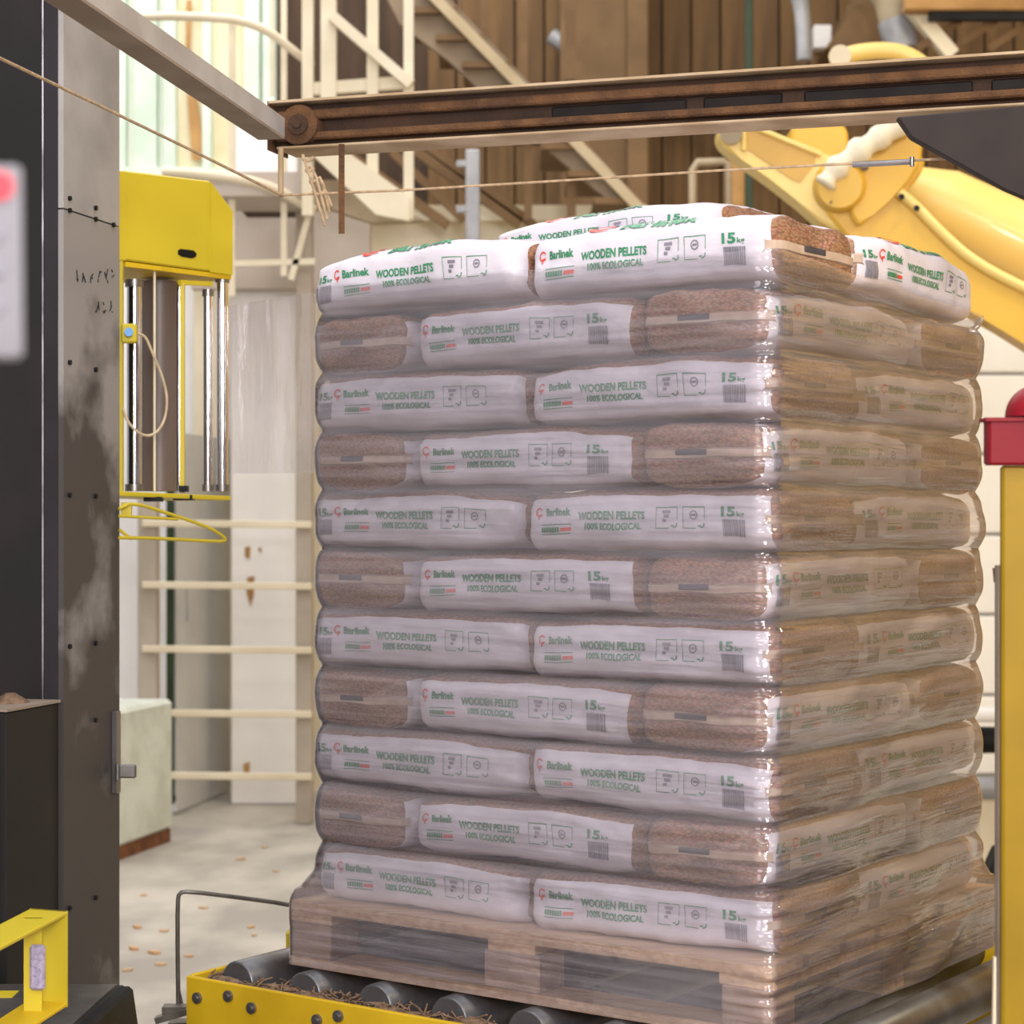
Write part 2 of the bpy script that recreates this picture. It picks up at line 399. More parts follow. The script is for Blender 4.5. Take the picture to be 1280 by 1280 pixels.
part('brace', lambda bm: bar(bm, P(388, 262, 10.2), P(364, 350, 10.2), .03, .03), M['cream'], t)

t = thing('stair_landing', 'cream steel landing with sloping stringer plate and posts left of the brown beam', 'stairs', (P(440, 300, 10), 10.0, 2.6) if False else (P(440, 0, 10.0).x, 10.0, 2.6))
for px, y0, y1, wd in ((385, -20, 270, .055), (411, -20, 190, .075), (466, -20, 255, .055), (511, -20, 275, .048)):
    part('upright', lambda bm: bar(bm, P(px, y0, 10.0), P(px, y1, 10.0), wd, .06), M['cream'], t)
part('handrail', lambda bm: bar(bm, P(415, 20, 9.95), P(514, 106, 9.95), .05, .05), M['cream'], t)
part('stringer', lambda bm: prism(bm, [P(x, y, 9.92) for x, y in ((378, 182), (425, 183), (512, 246), (512, 276), (470, 268))], (0, .06, 0)), M['cream'], t)
part('landing_deck', lambda bm: box(bm, P(300, 232, 10.15)+Vector((0, .2, 0)), (.72, .5, .12)), M['beige'], t)
part('underside_beam', lambda bm: box(bm, P(348, 257, 10.9), (.36, .2, .10)), M['darkwood'], t)
part('lower_rail', lambda bm: bar(bm, P(390, 112, 10.02), P(515, 103, 10.02), .05, .06), M['cream'], t)
part('soffit', lambda bm: prism(bm, [P(x, y, 10.4) for x, y in ((425, 225), (530, 275), (465, 278), (395, 255), (390, 225))], (0, .1, 0)), M['creamdark'], t)

t = thing('steel_stair', 'tan steel staircase sloping down to the right above and below the brown beam', 'stairs', (P(620, 0, 11.2).x, 11.2, 2.4))
part('stringer', lambda bm: prism(bm, [P(x, y, 11.0) for x, y in ((470, -30), (545, -20), (668, 110), (790, 240), (760, 250), (640, 150), (560, 75), (500, 30))], (0, .06, 0)), M['stairpanel'], t)
part('stringer', lambda bm: bar(bm, P(526, -20, 10.95), P(800, 262, 10.95), .06, .055), M['stairedge'], t, 'pale edge rail of the upper flight')
for k in range(8):
    x0, y0 = 545+k*32, 30+k*33
    part('tread', lambda bm: box(bm, P(x0, y0+2, 11.3), (.26, .7, .035)), M['tan'], t)
for (xa, ya, xb, yb, wd) in ((480, 160, 650, 280, .06), (430, 190, 560, 282, .055), (490, 190, 580, 275, .045), (520, 175, 668, 282, .05), (690, 160, 790, 262, .06)):
    part('brace', lambda bm: bar(bm, P(xa, ya, 11.4), P(xb, yb, 11.4), .05, wd), M['tan'], t)
for px, y0, y1, wd in ((575, -20, 20, .03), (606, -20, 50, .05), (655, -20, 100, .04), (660, 150, 275, .045), (713, -20, 100, .06), (714, 150, 270, .05)):
    part('baluster', lambda bm: bar(bm, P(px, y0, 11.1), P(px, y1, 11.1), wd, .04), M['tan'], t)

solo('steel_upright', 'short pale grey upright stub standing under the brown beam before the stairs', 'post',
     lambda bm: (box(bm, Vector((P(591, 0, 10.6).x, 10.6, P(0, 188, 10.6).z/2)), (.075, .07, P(0, 188, 10.6).z), bev=.006), box(bm, P(584, 205, 10.6), (.11, .06, .03)), box(bm, P(584, 262, 10.6), (.11, .06, .03))), M['greypipe'])
solo('timber_column', 'tan timber column in the brown wall above the overhead beam', 'column', lambda bm: box(bm, P(797, 60, 12.6), (.13, .14, 2.4), bev=.01), M['tan'])
solo('timber_column', 'wide tan timber panel column behind the stairs', 'column', lambda bm: box(bm, P(742, 60, 12.8), (.42, .1, 2.6), bev=.01), M['tan'])
solo('timber_column', 'orange timber post between the robot arm and the load', 'column', lambda bm: box(bm, P(922, 218, 12.3), (.10, .12, .62), bev=.01), M['stain'])
solo('green_post', 'dark green slender post in front of the brown plank wall', 'post', lambda bm: box(bm, P(936, 100, 12.0), (.045, .06, 1.6), bev=.006), M['dgreen'])
solo('duct_pipe', 'grey round duct sloping down behind the staircase', 'pipe', lambda bm: tube(bm, [P(690, 45, 13.0), P(730, 72, 12.95), P(800, 112, 12.9), P(960, 190, 12.9)], .055, 14), M['greypipe'])
solo('suction_hose', 'pale grey hose hanging down beside the white switch box', 'hose', lambda bm: tube(bm, [P(996, -30, 11.5), P(1002, 10, 11.5), P(1004, 30, 11.5), P(1006, 75, 11.5)], [.055, .06, .05, .045], 14, smooth_path=1), M['greypipe'])
solo('switch_box', 'small white switch box on the brown wall above the beam', 'box', lambda bm: box(bm, P(1027, 48, 13.1), (.115, .12, .15), bev=.008), M['white'])
t = thing('dust_hopper', 'brown hopper with a sloped skirt on the upper wall', 'hopper', P(1085, 60, 12.2))
part('hopper_body', lambda bm: prism(bm, [P(x, y, 12.3) for x, y in ((1060, 5), (1100, 0), (1102, 25), (1140, 60), (1030, 62), (1058, 25))], (0, .4, 0), .01), M['tan'], t)
part('hopper_neck', lambda bm: tube(bm, [P(1078, -25, 12.4), P(1080, 8, 12.4)], .09, 12), M['tan'], t)
t = thing('bent_duct', 'cream and grey bent duct running diagonally at the top of the hall', 'pipe', P(1120, 40, 11.8))
part('cream_bend', lambda bm: tube(bm, [P(1085, -25, 11.8), P(1110, -5, 11.8), P(1118, 25, 11.8)], .09, 14, smooth_path=2), M['creamdark'], t)
part('grey_sleeve', lambda bm: tube(bm, [P(1118, 25, 11.8), P(1128, 62, 11.8)], .10, 14), M['greypipe'], t)
part('support_strut', lambda bm: bar(bm, P(1135, 5, 11.6), P(1190, 70, 11.6), .08, .08), M['cream'], t)
t = thing('roof_girder', 'tan roof girder with dark underside at the upper corner of the frame', 'girder', P(1215, 20, 11.5))
part('flange', lambda bm: box(bm, P(1230, 2, 11.5), (.9, .12, .12), bev=.008), M['stain'], t)
part('web', lambda bm: box(bm, P(1230, 18, 11.5), (.62, .06, .07)), M['black'], t)
for k in range(3):
    part('lattice_bar', lambda bm: bar(bm, P(1145+45*k, 62, 11.6), P(1200+45*k, 26, 11.6), .03, .04), M['tan'], t)
solo('bent_pipe_rail', 'thin pale pipe rail bent at the corner behind the load', 'rail', lambda bm: tube(bm, [P(866, 1010, 11), P(866, 212, 11), P(872, 203, 11), P(905, 202, 11), P(910, 206, 11), P(910, 1010, 11)], .022, 8), M['creamdark'])

# concrete block with rusty foot
t = thing('concrete_barrier', 'pale green-white block with rusty foot on the floor beside dark mast', 'barrier', (P(165, 0, 9.6).x, 9.6, 0))
xr = P(199, 0, 9.6).x
part('body', lambda bm: hexa(bm, [Vector(p) for p in ((xr-.75, 9.3, .06), (xr-.17, 9.3, .06), (xr, 10.0, .06), (xr-.6, 10.0, .06), (xr-.75, 9.3, .70), (xr-.17, 9.3, .70), (xr, 10.0, .70), (xr-.6, 10.0, .70))], .02), M['concrete'], t)
part('rusty_foot', lambda bm: hexa(bm, [Vector(p) for p in ((xr-.74, 9.32, 0), (xr-.18, 9.32, 0), (xr-.01, 9.98, 0), (xr-.6, 9.98, 0), (xr-.74, 9.32, .065), (xr-.18, 9.32, .065), (xr-.01, 9.98, .065), (xr-.6, 9.98, .065))]), M['rust'], t)
bm = bmesh.new(); prism(bm, [(-.02, -.009, 0), (.012, -.014, 0), (.022, .004, 0), (-.006, .012, 0)], (0, 0, .008)); mech = mesh_of(bm, 'wood_chip', M['chip'])
for px, py in ((193, 1192), (205, 1165), (172, 1160), (168, 1187), (201, 1207), (160, 1214), (313, 1160), (318, 1170), (300, 1075), (330, 1060), (254, 1136), (236, 1196), (345, 1090), (180, 1120)):
    Z = CH*F/(py-HOR); o = bpy.data.objects.new('wood_chip', mech); COL.objects.link(o); o.location = ((px-640)*Z/F, Z, .001)
    o.rotation_euler = (0, 0, random.random()*6); s = .7+random.random()*.7; o.scale = (s, s, s)
    o['label'] = 'small tan wood chip lying on the dusty floor left of the load'; o['category'] = 'wood chip'; o['group'] = 'wood chips on the floor'

# ================================================================ yellow palletising robot (behind, right)
t = thing('palletising_robot', 'yellow industrial robot arm reaching over behind the load on the right', 'robot', (P(1500, 0, 8.2).x, 8.2, 0))
ZA = 8.0
def px_poly(pp, Z): return [P(x, y, Z) for x, y in pp]
link = [(898, 160), (906, 152), (922, 150), (950, 160), (1030, 192), (1064, 205), (1090, 235), (1085, 290), (1040, 290), (980, 236), (908, 186), (898, 175)]
lk = part('forearm', lambda bm: prism(bm, px_poly(smooth_poly(link, 1), ZA), (0, .16, 0), .012), M['robot_pale'], t)
part('recess', lambda bm: prism(bm, px_poly([(932, 161), (938, 160), (1020, 194), (1018, 206), (1000, 228), (990, 224), (934, 186)], ZA-.006), (0, .02, 0)), M['robot_recess'], lk)
part('recess_rim', lambda bm: tube(bm, [P(x, y, ZA-.008) for x, y in ((930, 188), (930, 160), (938, 157), (1026, 193))], .012, 8), M['robot_pale'], lk)
part('pivot_cap', lambda bm: tube(bm, [P(914, 166, ZA-.03), P(914, 166, ZA+.05)], .045, 20), M['creamdark'], lk)
part('shoulder_lug', lambda bm: prism(bm, px_poly(smooth_poly([(990, 148), (1060, 146), (1062, 210), (1030, 215), (988, 190)], 1), ZA+.2), (0, .2, 0), .012), M['robot'], t)
part('knuckle', lambda bm: tube(bm, [P(1050, 232, ZA-.12), P(1050, 232, ZA-.08), P(1050, 232, ZA+.2)], [.085, .10, .12], 24), M['robot'], t)
arm = [(1020, 250), (1060, 225), (1110, 205), (1160, 190), (1150, 225), (1115, 250), (1150, 268), (1185, 300), (1225, 335), (1290, 370), (1420, 420), (1420, 520), (1290, 436), (1240, 405), (1160, 360), (1070, 310)]
bd = part('arm_plate', lambda bm: prism(bm, px_poly(smooth_poly(arm, 1), ZA-.02), (0, .14, 0), .012), M['robot'], t)
part('edge_rib', lambda bm: tube(bm, [P(x, y, ZA-.03) for x, y in ((1098, 222), (1140, 252), (1175, 290), (1220, 330), (1300, 370), (1410, 420))], .022, 8, smooth_path=2), M['robot_pale'], bd)
part('upper_arm', lambda bm: tube(bm, [P(1128, 226, ZA+.30), P(1175, 255, ZA+.30), P(1300, 318, ZA+.30), P(1460, 410, ZA+.3)], [.07, .15, .17, .2], 28), M['robot_pale'], t)
part('wrist_shield', lambda bm: prism(bm, px_poly(smooth_poly([(1060, 205), (1130, 150), (1155, 170), (1150, 215), (1100, 262), (1065, 290)], 1), ZA-.06), (0, .1, 0), .012), M['robot'], t)
hb = part('hose_bundle', lambda bm: tube(bm, [P(x, y, ZA-.12) for x, y in ((1030, 232), (1045, 210), (1075, 188), (1100, 172), (1125, 155), (1150, 140))], [.030, .042, .046, .034, .034, .050, .050, .036, .036, .055, .055, .04, .04, .05, .05, .04, .045, .05], 12, smooth_path=2), M['cream'], t)
part('hose_loop', lambda bm: tube(bm, [P(x, y, ZA-.1) for x, y in ((1085, 210), (1060, 216), (1045, 240), (1038, 255))], .007, 6, smooth_path=2), M['wire'], t)
part('top_link', lambda bm: tube(bm, [P(x, y, ZA+.3) for x, y in ((1040, 78), (1065, 66), (1110, 62), (1140, 70), (1170, 95), (1180, 150))], .035, 12, smooth_path=2), M['robot_pale'], t)
part('top_cap', lambda bm: tube(bm, [P(1050, 70, ZA+.22), P(1050, 70, ZA+.3)], .045, 18), M['cream'], t)
for px, py in ((1127, 246), (1146, 260)):
    part('bolt', lambda bm: tube(bm, [P(px, py, ZA-.07), P(px, py, ZA-.02)], .012, 8), M['black'], t)
xb = P(1500, 0, 8.2).x
part('pedestal', lambda bm: (tube(bm, [Vector((xb, 8.2, .0)), Vector((xb, 8.2, .5))], .55, 28), tube(bm, [Vector((xb, 8.2, .5)), Vector((xb, 8.2, 1.1))], [.48, .40], 28), box(bm, (xb, 8.2, 1.55), (.7, .7, 1.0), bev=.06)), M['robot'], t)

# machinery glimpsed behind the load at the right
t = thing('pale_machine_frame', 'pale machine frame glimpsed between the wrapped load and the yellow post', 'machine', (P(1240, 0, 9).x, 9.0, 0))
part('white_tube', lambda bm: tube(bm, [P(1215, 893, 9), P(1262, 893, 9)], .035, 12), M['white'], t)
part('dark_roller', lambda bm: tube(bm, [P(1215, 925, 9.1), P(1262, 925, 9.1)], .06, 12), M['black'], t)
part('lower_tube', lambda bm: tube(bm, [P(1215, 985, 9), P(1262, 985, 9)], .05, 12), M['greypipe'], t)
part('leg', lambda bm: box(bm, P(1236, 1000, 9.2)*1+Vector((0, 0, -.15)), (.1, .1, .5)), M['cream'], t)
solo('cyan_sheet', 'light blue sheet on the floor glimpsed right of the load', 'sheet', lambda bm: prism(bm, [P(1222, 1030, 9.6), P(1229, 1010, 9.6), P(1226, 1085, 9.6), P(1217, 1088, 9.6)], (0, .03, 0)), M['cyan'])
solo('black_rest', 'black wedge-shaped rest behind the yellow post at floor level', 'rest', lambda bm: prism(bm, [P(1248, 1062, 7), P(1275, 1060, 7), Vector((P(1275, 0, 7).x, 7, 0)), Vector((P(1226, 0, 7).x, 7, 0)), P(1226, 1112, 7)], (0, .1, 0), .005), M['black'])

# ================================================================ wrapper mast (left)
A = Vector((-1.063, 4.80)); B = Vector((-.988, 5.10)); D = (B-A).normalized(); Nl = Vector((-D.y, D.x)) # to the left
MT = 3.3
def Mst(a, b, z):   # a along depth from the front edge, b to the left
    p = A+D*a+Nl*b
    return Vector((p.x, p.y, z))
def mbox(bm, a0, a1, b0, b1, z0, z1, bev=0):
    hexa(bm, [Mst(a0, b0, z0), Mst(a1, b0, z0), Mst(a1, b1, z0), Mst(a0, b1, z0), Mst(a0, b0, z1), Mst(a1, b0, z1), Mst(a1, b1, z1), Mst(a0, b1, z1)], bev)
t = thing('wrapper_mast', 'tall dark steel mast of the stretch wrapper with a scuffed grey side face', 'mast', (A.x-.2, A.y+.15, 0))
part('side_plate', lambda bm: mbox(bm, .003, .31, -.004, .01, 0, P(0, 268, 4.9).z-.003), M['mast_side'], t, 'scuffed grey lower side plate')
part('side_plate', lambda bm: mbox(bm, .003, .31, -.004, .01, P(0, 268, 4.9).z+.001, MT), M['mast_side_clean'], t, 'clean grey upper side plate')
part('front_strip', lambda bm: mbox(bm, 0, .3, .011, .046, 0, MT, .002), M['mast_strip'], t)
part('rail', lambda bm: mbox(bm, .002, .05, .0475, .0515, .62, 3.2), M['rail'], t)
part('front_panel', lambda bm: mbox(bm, .004, .3, .053, .55, 0, MT, .002), M['mast_dark'], t)
bm = bmesh.new(); tube(bm, [Vector((0, 0, 0)), Vector((.006, -.0014, 0))], .006, 8); bme = mesh_of(bm, 'bolt', M['black'])
for a, py in ((.03, 248), (.03, 263), (.17, 260), (.17, 274), (.27, 281), (.03, 453), (.17, 462), (.03, 619), (.17, 620), (.17, 804), (.03, 808), (.17, 900), (.17, 1122), (.03, 1135)):
    p = Mst(a, -.004, 0); p.z = CH+(HOR-py)*p.y/F
    o = bpy.data.objects.new('bolt', bme); COL.objects.link(o); o.parent = t; o.location = p-Vector(t.location)
# scratched scribble on the side plate
def scrib(bm):
    random.seed(11)
    for row, y0, n in ((0, 345, 6), (1, 384, 3)):
        for k in range(n):
            a0 = .06+k*.04 if row == 0 else .17+k*.04
            for j in range(3):
                a1 = a0+random.uniform(0, .022); a2 = a0+random.uniform(0, .022)
                p, q = Mst(a1, -.0046, 0), Mst(a2, -.0046, 0)
                p.z = CH+(HOR-y0+random.uniform(-9, 9))*p.y/F; q.z = CH+(HOR-y0+random.uniform(-9, 9))*q.y/F
                if (p-q).length > .004: bar(bm, p, q, .0012, .0035, up=(1, 0, 0))
part('scratches', scrib, M['mast_dark'], t, kind='stuff')
lt = part('latch', lambda bm: mbox(bm, .262, .285, -.02, -.004, P(0, 990, 5.08).z, P(0, 888, 5.08).z, .002), M['steel'], t)
part('latch_tab', lambda bm: (box(bm, P(158, 964, 5.05), (.05, .012, .034), bev=.004), tube(bm, [P(147, 955, 5.04), P(147, 975, 5.04)], .006, 8)), M['steel'], lt)

t = thing('control_cabinet', 'black steel cabinet with dusty top standing against the mast', 'cabinet', (A.x-.2, A.y-.2, 0))
CT = P(0, 884, 4.6).z
part('body', lambda bm: mbox(bm, -.26, -.004, .005, .5, .0, CT-.006, .004), M['cab'], t)
part('top_plate', lambda bm: mbox(bm, -.265, -.003, 0, .5, CT-.006, CT), M['bargrey'], t)
part('front_panel', lambda bm: mbox(bm, -.268, -.26, .022, .49, .04, CT-.02, .003), M['cab'], t)
solo('dust_heap', 'small heap of brown sawdust on top of the black cabinet', 'sawdust', lambda bm: [tube(bm, [Mst(-.1-.03*k, .08+.06*k, CT-.002), Mst(-.1-.03*k, .08+.06*k, CT+.022)], [.05, .012], 9) for k in range(4)], M['dust'], kind='stuff')

# ================================================================ film carriage
t = thing('film_carriage', 'yellow film carriage with chrome rollers hanging on the side of the mast', 'carriage', (P(215, 0, 5.15).x, 5.15, P(0, 620, 5.1).z))
CA = P(147, 0, 5.13); CB = P(291, 0, 5.47); CD = Vector((CB.x-CA.x, CB.y-CA.y, 0)); CL = CD.length; CD.normalize(); CN = Vector((-CD.y, CD.x, 0)).normalized() # into depth
def Cc(px, py, back=0):  # point on the carriage front plane that lies at (px,py)
    k = (px-640)/F  # x = k*y along the line CA + d*CD
    o = Vector((CA.x, CA.y, 0))+CN*back
    d = (k*o.y-o.x)/(CD.x-k*CD.y)
    p = o+CD*d; p.z = CH+(HOR-py)*p.y/F
    return p
hd = part('hood', lambda bm: prism(bm, [Cc(x, y) for x, y in ((156, 213), (263, 226), (291, 264), (291, 343), (156, 325))], CN*.30, .004), M['yellow'], t)
part('hood_flange', lambda bm: prism(bm, [Cc(x, y, -.012) for x, y in ((147, 213), (158, 214), (158, 326), (147, 325))], CN*.3, .002), M['yellow'], hd)
part('corner_plate', lambda bm: prism(bm, [Cc(x, y, -.006) for x, y in ((264, 228), (291, 264), (291, 344), (264, 340))], CN*.006), M['yellow'], hd)
part('dusty_underside', lambda bm: prism(bm, [Cc(157, 326, .0)+Vector((0, 0, -.002)), Cc(289, 343, .0)+Vector((0, 0, -.002)), Cc(289, 343)+CN*.28+Vector((0, 0, -.002)), Cc(157, 326)+CN*.28+Vector((0, 0, -.002))], (0, 0, -.012)), M['yellow_worn'], hd)
part('slot', lambda bm: prism(bm, [Cc(x, y, -.002) for x, y in ((226, 311), (242, 313), (246, 317), (245, 321), (240, 323), (228, 321), (223, 318), (223, 313))], CN*.004), M['black'], hd)
def vroll(name, px, y0, y1, r, back, m, cap=None):
    c = part(name, lambda bm: tube(bm, [Cc(px, y1, back), Cc(px, y0, back)], r, 24), M[m], t)
    p = Cc(px, y1, back); q = Cc(px, y0, back)
    part('end_cap', lambda bm: tube(bm, [p, p+Vector((0, 0, .018))], r*1.25, 16), M['steel'], c)
    part('end_cap', lambda bm: tube(bm, [q-Vector((0, 0, .018)), q], r*1.25, 16), M['steel'], c)
vroll('chrome_roller', 168, 350, 614, .0195, .06, 'chrome')
vroll('chrome_roller', 224, 345, 614, .012, .16, 'chrome')
vroll('chrome_roller', 260, 362, 614, .0125, .03, 'chrome')
vroll('chrome_roller', 278, 345, 614, .0155, .02, 'chrome')
part('film_reel', lambda bm: tube(bm, [Cc(199, 614, .13), Cc(199, 352, .13)], .046, 28), M['reel'], t)
part('thin_rod', lambda bm: tube(bm, [Cc(200, 614)+CN*.02, Cc(200, 335)+CN*.02], .0035, 8), M['cream'], t)
part('frame_bar', lambda bm: bar(bm, Cc(151, 322), Cc(151, 620), .018, .012, up=(1, 0, 0)), M['yellow'], t)
part('frame_bar', lambda bm: (bar(bm, Cc(228, 354, .01), Cc(228, 616, .01), .014, .012, up=(1, 0, 0)), bar(bm, Cc(224, 353, .01), Cc(264, 355, .01), .012, .012)), M['yellow'], t)
part('base_plate', lambda bm: prism(bm, [Cc(147, 614, -.02), Cc(289, 620, -.02), Cc(289, 620)+CN*.2, Cc(147, 614)+CN*.2], (0, 0, -.012), .002), M['yellow'], t)
part('base_clamp', lambda bm: box(bm, Cc(192, 624, .0), (.045, .04, .012)), M['black'], t)
part('base_clamp', lambda bm: box(bm, Cc(230, 622, .01), (.05, .05, .014)), M['black'], t)
part('bar_foot', lambda bm: box(bm, Cc(230, 611, 0), (.022, .03, .016)), M['black'], t)
sb = part('sensor_box', lambda bm: box(bm, Cc(162, 417, -.02), (.038, .03, .048), bev=.004), M['yellow'], t)
part('blue_lens', lambda bm: tube(bm, [Cc(161, 415, -.045), Cc(161, 415, -.03)], .011, 14), M['blue'], sb)
part('cable', lambda bm: tube(bm, [Cc(x, y, -.035) for x, y in ((172, 417), (182, 420), (190, 440), (203, 470), (210, 500), (205, 530), (190, 546), (172, 542), (158, 525), (154, 510))], .0035, 8, smooth_path=2), M['cable'], t)
gd = part('guard_loop', lambda bm: (tube(bm, [Cc(x, y, -.06) for x, y in ((149, 636), (165, 628), (205, 640), (250, 655), (272, 665), (285, 676), (270, 677), (200, 673), (149, 672))], .0045, 8, smooth_path=1),
     tube(bm, [Cc(149, 645, -.06), Cc(222, 649, -.06)], .004, 8), tube(bm, [Cc(149, 662, -.05), Cc(165, 674, -.06)], .004, 8), box(bm, Cc(158, 637, -.05), (.026, .012, .036))), M['yellow'], t)

# overhead grey bar, brown arm beam
t = thing('overhead_beam', 'dusty brown steel channel beam crossing above the load with pulley at its end', 'beam', P(760, 150, 4.65))
BL, BR = Vector((-.585, 4.92)), Vector((1.75, 4.20))
bd_ = (BR-BL).normalized(); bn_ = Vector((-bd_.y, bd_.x))
BT = P(338, 125, 4.9).z; BH = .118
def Bm(a, b, z): p = BL+bd_*a+bn_*b; return Vector((p.x, p.y, BT-z))
BLn = (BR-BL).length
def bbox(bm, a0, a1, b0, b1, z0, z1, bev=0):
    hexa(bm, [Bm(a0, b0, z1), Bm(a1, b0, z1), Bm(a1, b1, z1), Bm(a0, b1, z1), Bm(a0, b0, z0), Bm(a1, b0, z0), Bm(a1, b1, z0), Bm(a0, b1, z0)], bev)
part('web', lambda bm: bbox(bm, 0, BLn, .035, .05, .004, BH-.004), M['beam'], t)
part('top_flange', lambda bm: bbox(bm, 0, BLn, -.01, .11, 0, .006), M['beam_pale'], t)
part('bottom_flange', lambda bm: bbox(bm, .02, BLn, -.01, .11, BH-.006, BH, .002), M['beam_pale'], t)
part('upper_rail', lambda bm: bbox(bm, .01, BLn, .004, .034, .024, .046, .004), M['beam_dust'], t)
part('lower_rail', lambda bm: bbox(bm, .01, BLn, .004, .034, .078, .096, .004), M['beam_dust'], t)
part('end_plate', lambda bm: bbox(bm, -.004, 0.0, -.008, .11, 0, BH), M['beam_dust'], t)
for a0, a1 in ((.70, 1.02), (1.06, 1.24), (1.29, 1.66), (1.70, 1.95)):
    part('dark_insert', lambda bm: bbox(bm, a0, a1, .028, .036, .05, .076, .003), M['beam_dark'], t)
def disc(bm, r, b0, b1):
    c = Bm(.075, 0, .060)
    n3 = Vector((bn_.x, bn_.y, 0))
    tube(bm, [c+n3*b0, c+n3*b1], r, 28)
pl = part('pulley', lambda bm: disc(bm, .048, -.002, .034), M['beam_dust'], t)
part('pulley_hub', lambda bm: (disc(bm, .025, -.008, .0), disc(bm, .010, -.014, .0)), M['beam'], pl)
part('hanger_rod', lambda bm: tube(bm, [P(351, 184, 4.88), P(351, 246, 4.88)], .007, 10), M['beam_pale'], t)
part('hanger_strip', lambda bm: bar(bm, P(427, 180, 4.82), P(427, 292, 4.82), .014, .004, up=(0, 1, 0)), M['beam_dust'], t)
t = thing('overhead_bar', 'long grey angle bar running from the upper left corner to the beam end', 'bar', (-.72, 3.9, CH+.92))
part('lower_leg', lambda bm: bar(bm, Vector((-.575, 4.86, CH+.925)), Vector((-.90, 2.9, CH+.925)), .064, .006), M['bargrey'], t)
part('side_leg', lambda bm: bar(bm, Vector((-.546, 4.86, CH+.951)), Vector((-.871, 2.9, CH+.951)), .006, .045), M['barpale'], t)
solo('bracket_plate', 'dark triangular bracket plate below the beam at the upper right', 'bracket',
     lambda bm: prism(bm, [P(1122, 146, 4.36), P(1330, 128, 4.36), P(1330, 268, 4.36), P(1258, 236, 4.36), P(1140, 172, 4.36)], (0, .03, 0), .003), M['bracket'])
t = thing('pull_cord', 'thin tan cord stretched below the beam with knots and a steel turnbuckle', 'cord', P(352, 244, 4.86))
part('cord_run', lambda bm: tube(bm, [P(-30, 58, 3.75), P(0, 73, 3.85), P(120, 130, 4.2), P(240, 188, 4.52), P(352, 244, 4.86)], .0035, 8), M['rope'], t)
part('cord_run', lambda bm: tube(bm, [P(352, 244, 4.86), P(500, 238, 4.8), P(700, 226, 4.72), P(900, 213, 4.62), P(1170, 199, 4.42), P(1300, 195, 4.36)], .003, 8), M['rope'], t)
part('turnbuckle', lambda bm: (tube(bm, [P(1066, 206, 4.48), P(1140, 202, 4.44)], .0065, 10), tube(bm, [P(1140, 196, 4.43), P(1140, 208, 4.43)], .005, 8)), M['steel'], t)
part('knot', lambda bm: [tube(bm, [P(384+8*math.cos(a+k)+k*5, 196+k*14+6*math.sin(a), 4.84) for a in (0, 1.2, 2.6, 4)]+[P(406+k*3, 282-8*k, 4.84)], .004, 6, smooth_path=1) for k in range(4)], M['rope'], t)

# foreground panel, post
t = thing('control_box', 'pale grey control box with red button at the left edge', 'control box', P(0, 450, 1.32))
part('housing', lambda bm: hexa(bm, [P(-110, 452, 1.32), P(29, 449, 1.30), P(29, 449, 1.33), P(-110, 452, 1.36), P(-110, 203, 1.32), P(27, 207, 1.30), P(27, 207, 1.33), P(-110, 203, 1.36)], .003), M['signgrey'], t)
part('red_button', lambda bm: tube(bm, [P(-1, 232, 1.31), P(-1, 232, 1.298)], .009, 16), M['btnred'], t)
for y in (290, 335, 380):
    part('button', lambda bm: tube(bm, [P(-4, y, 1.31), P(-4, y, 1.30)], .005, 12), M['greyink'], t)

t = thing('beacon_post', 'yellow post with a red cap and dome at the right edge', 'post', (P(1272, 0, 3.3).x, 3.3, 0))
x0 = P(1253, 0, 3.3).x
part('column', lambda bm: box(bm, (x0+.045, 3.31, P(0, 582, 3.3).z/2), (.09, .02, P(0, 582, 3.3).z), bev=.004), M['post_yellow'], t)
part('red_cap', lambda bm: box(bm, (P(1236, 0, 3.28).x+.07, 3.30, P(0, 552, 3.28).z), (.14, .04, .075), bev=.004), M['postred'], t)
part('red_lid', lambda bm: box(bm, (P(1234, 0, 3.27).x+.072, 3.297, P(0, 524, 3.27).z), (.146, .05, .006)), M['postred'], t)
def dome(bm):
    c = Vector((P(1257, 0, 3.3).x+.05, 3.30, P(0, 521, 3.3).z))
    tube(bm, [c+Vector((0, 0, .052*math.sin(a))) for a in [k*math.pi/2/8 for k in range(9)]], [max(.05*math.cos(k*math.pi/2/8), .002) for k in range(9)], 24)
part('red_dome', dome, M['postred'], t)
part('side_rail', lambda bm: box(bm, (P(1251, 0, 3.33).x, 3.335, P(0, 706, 3.33).z/2), (.012, .025, P(0, 706, 3.4).z)), M['bargrey'], t)
part('knob', lambda bm: tube(bm, [P(1248, 728, 3.38), P(1248, 710, 3.38)], [.008, .010], 12), M['rust'], t)
part('pale_strip', lambda bm: bar(bm, P(1244, 1196, 3.34), P(1242, 1320, 3.34), .006, .01, up=(0, 1, 0)), M['cream'], t)

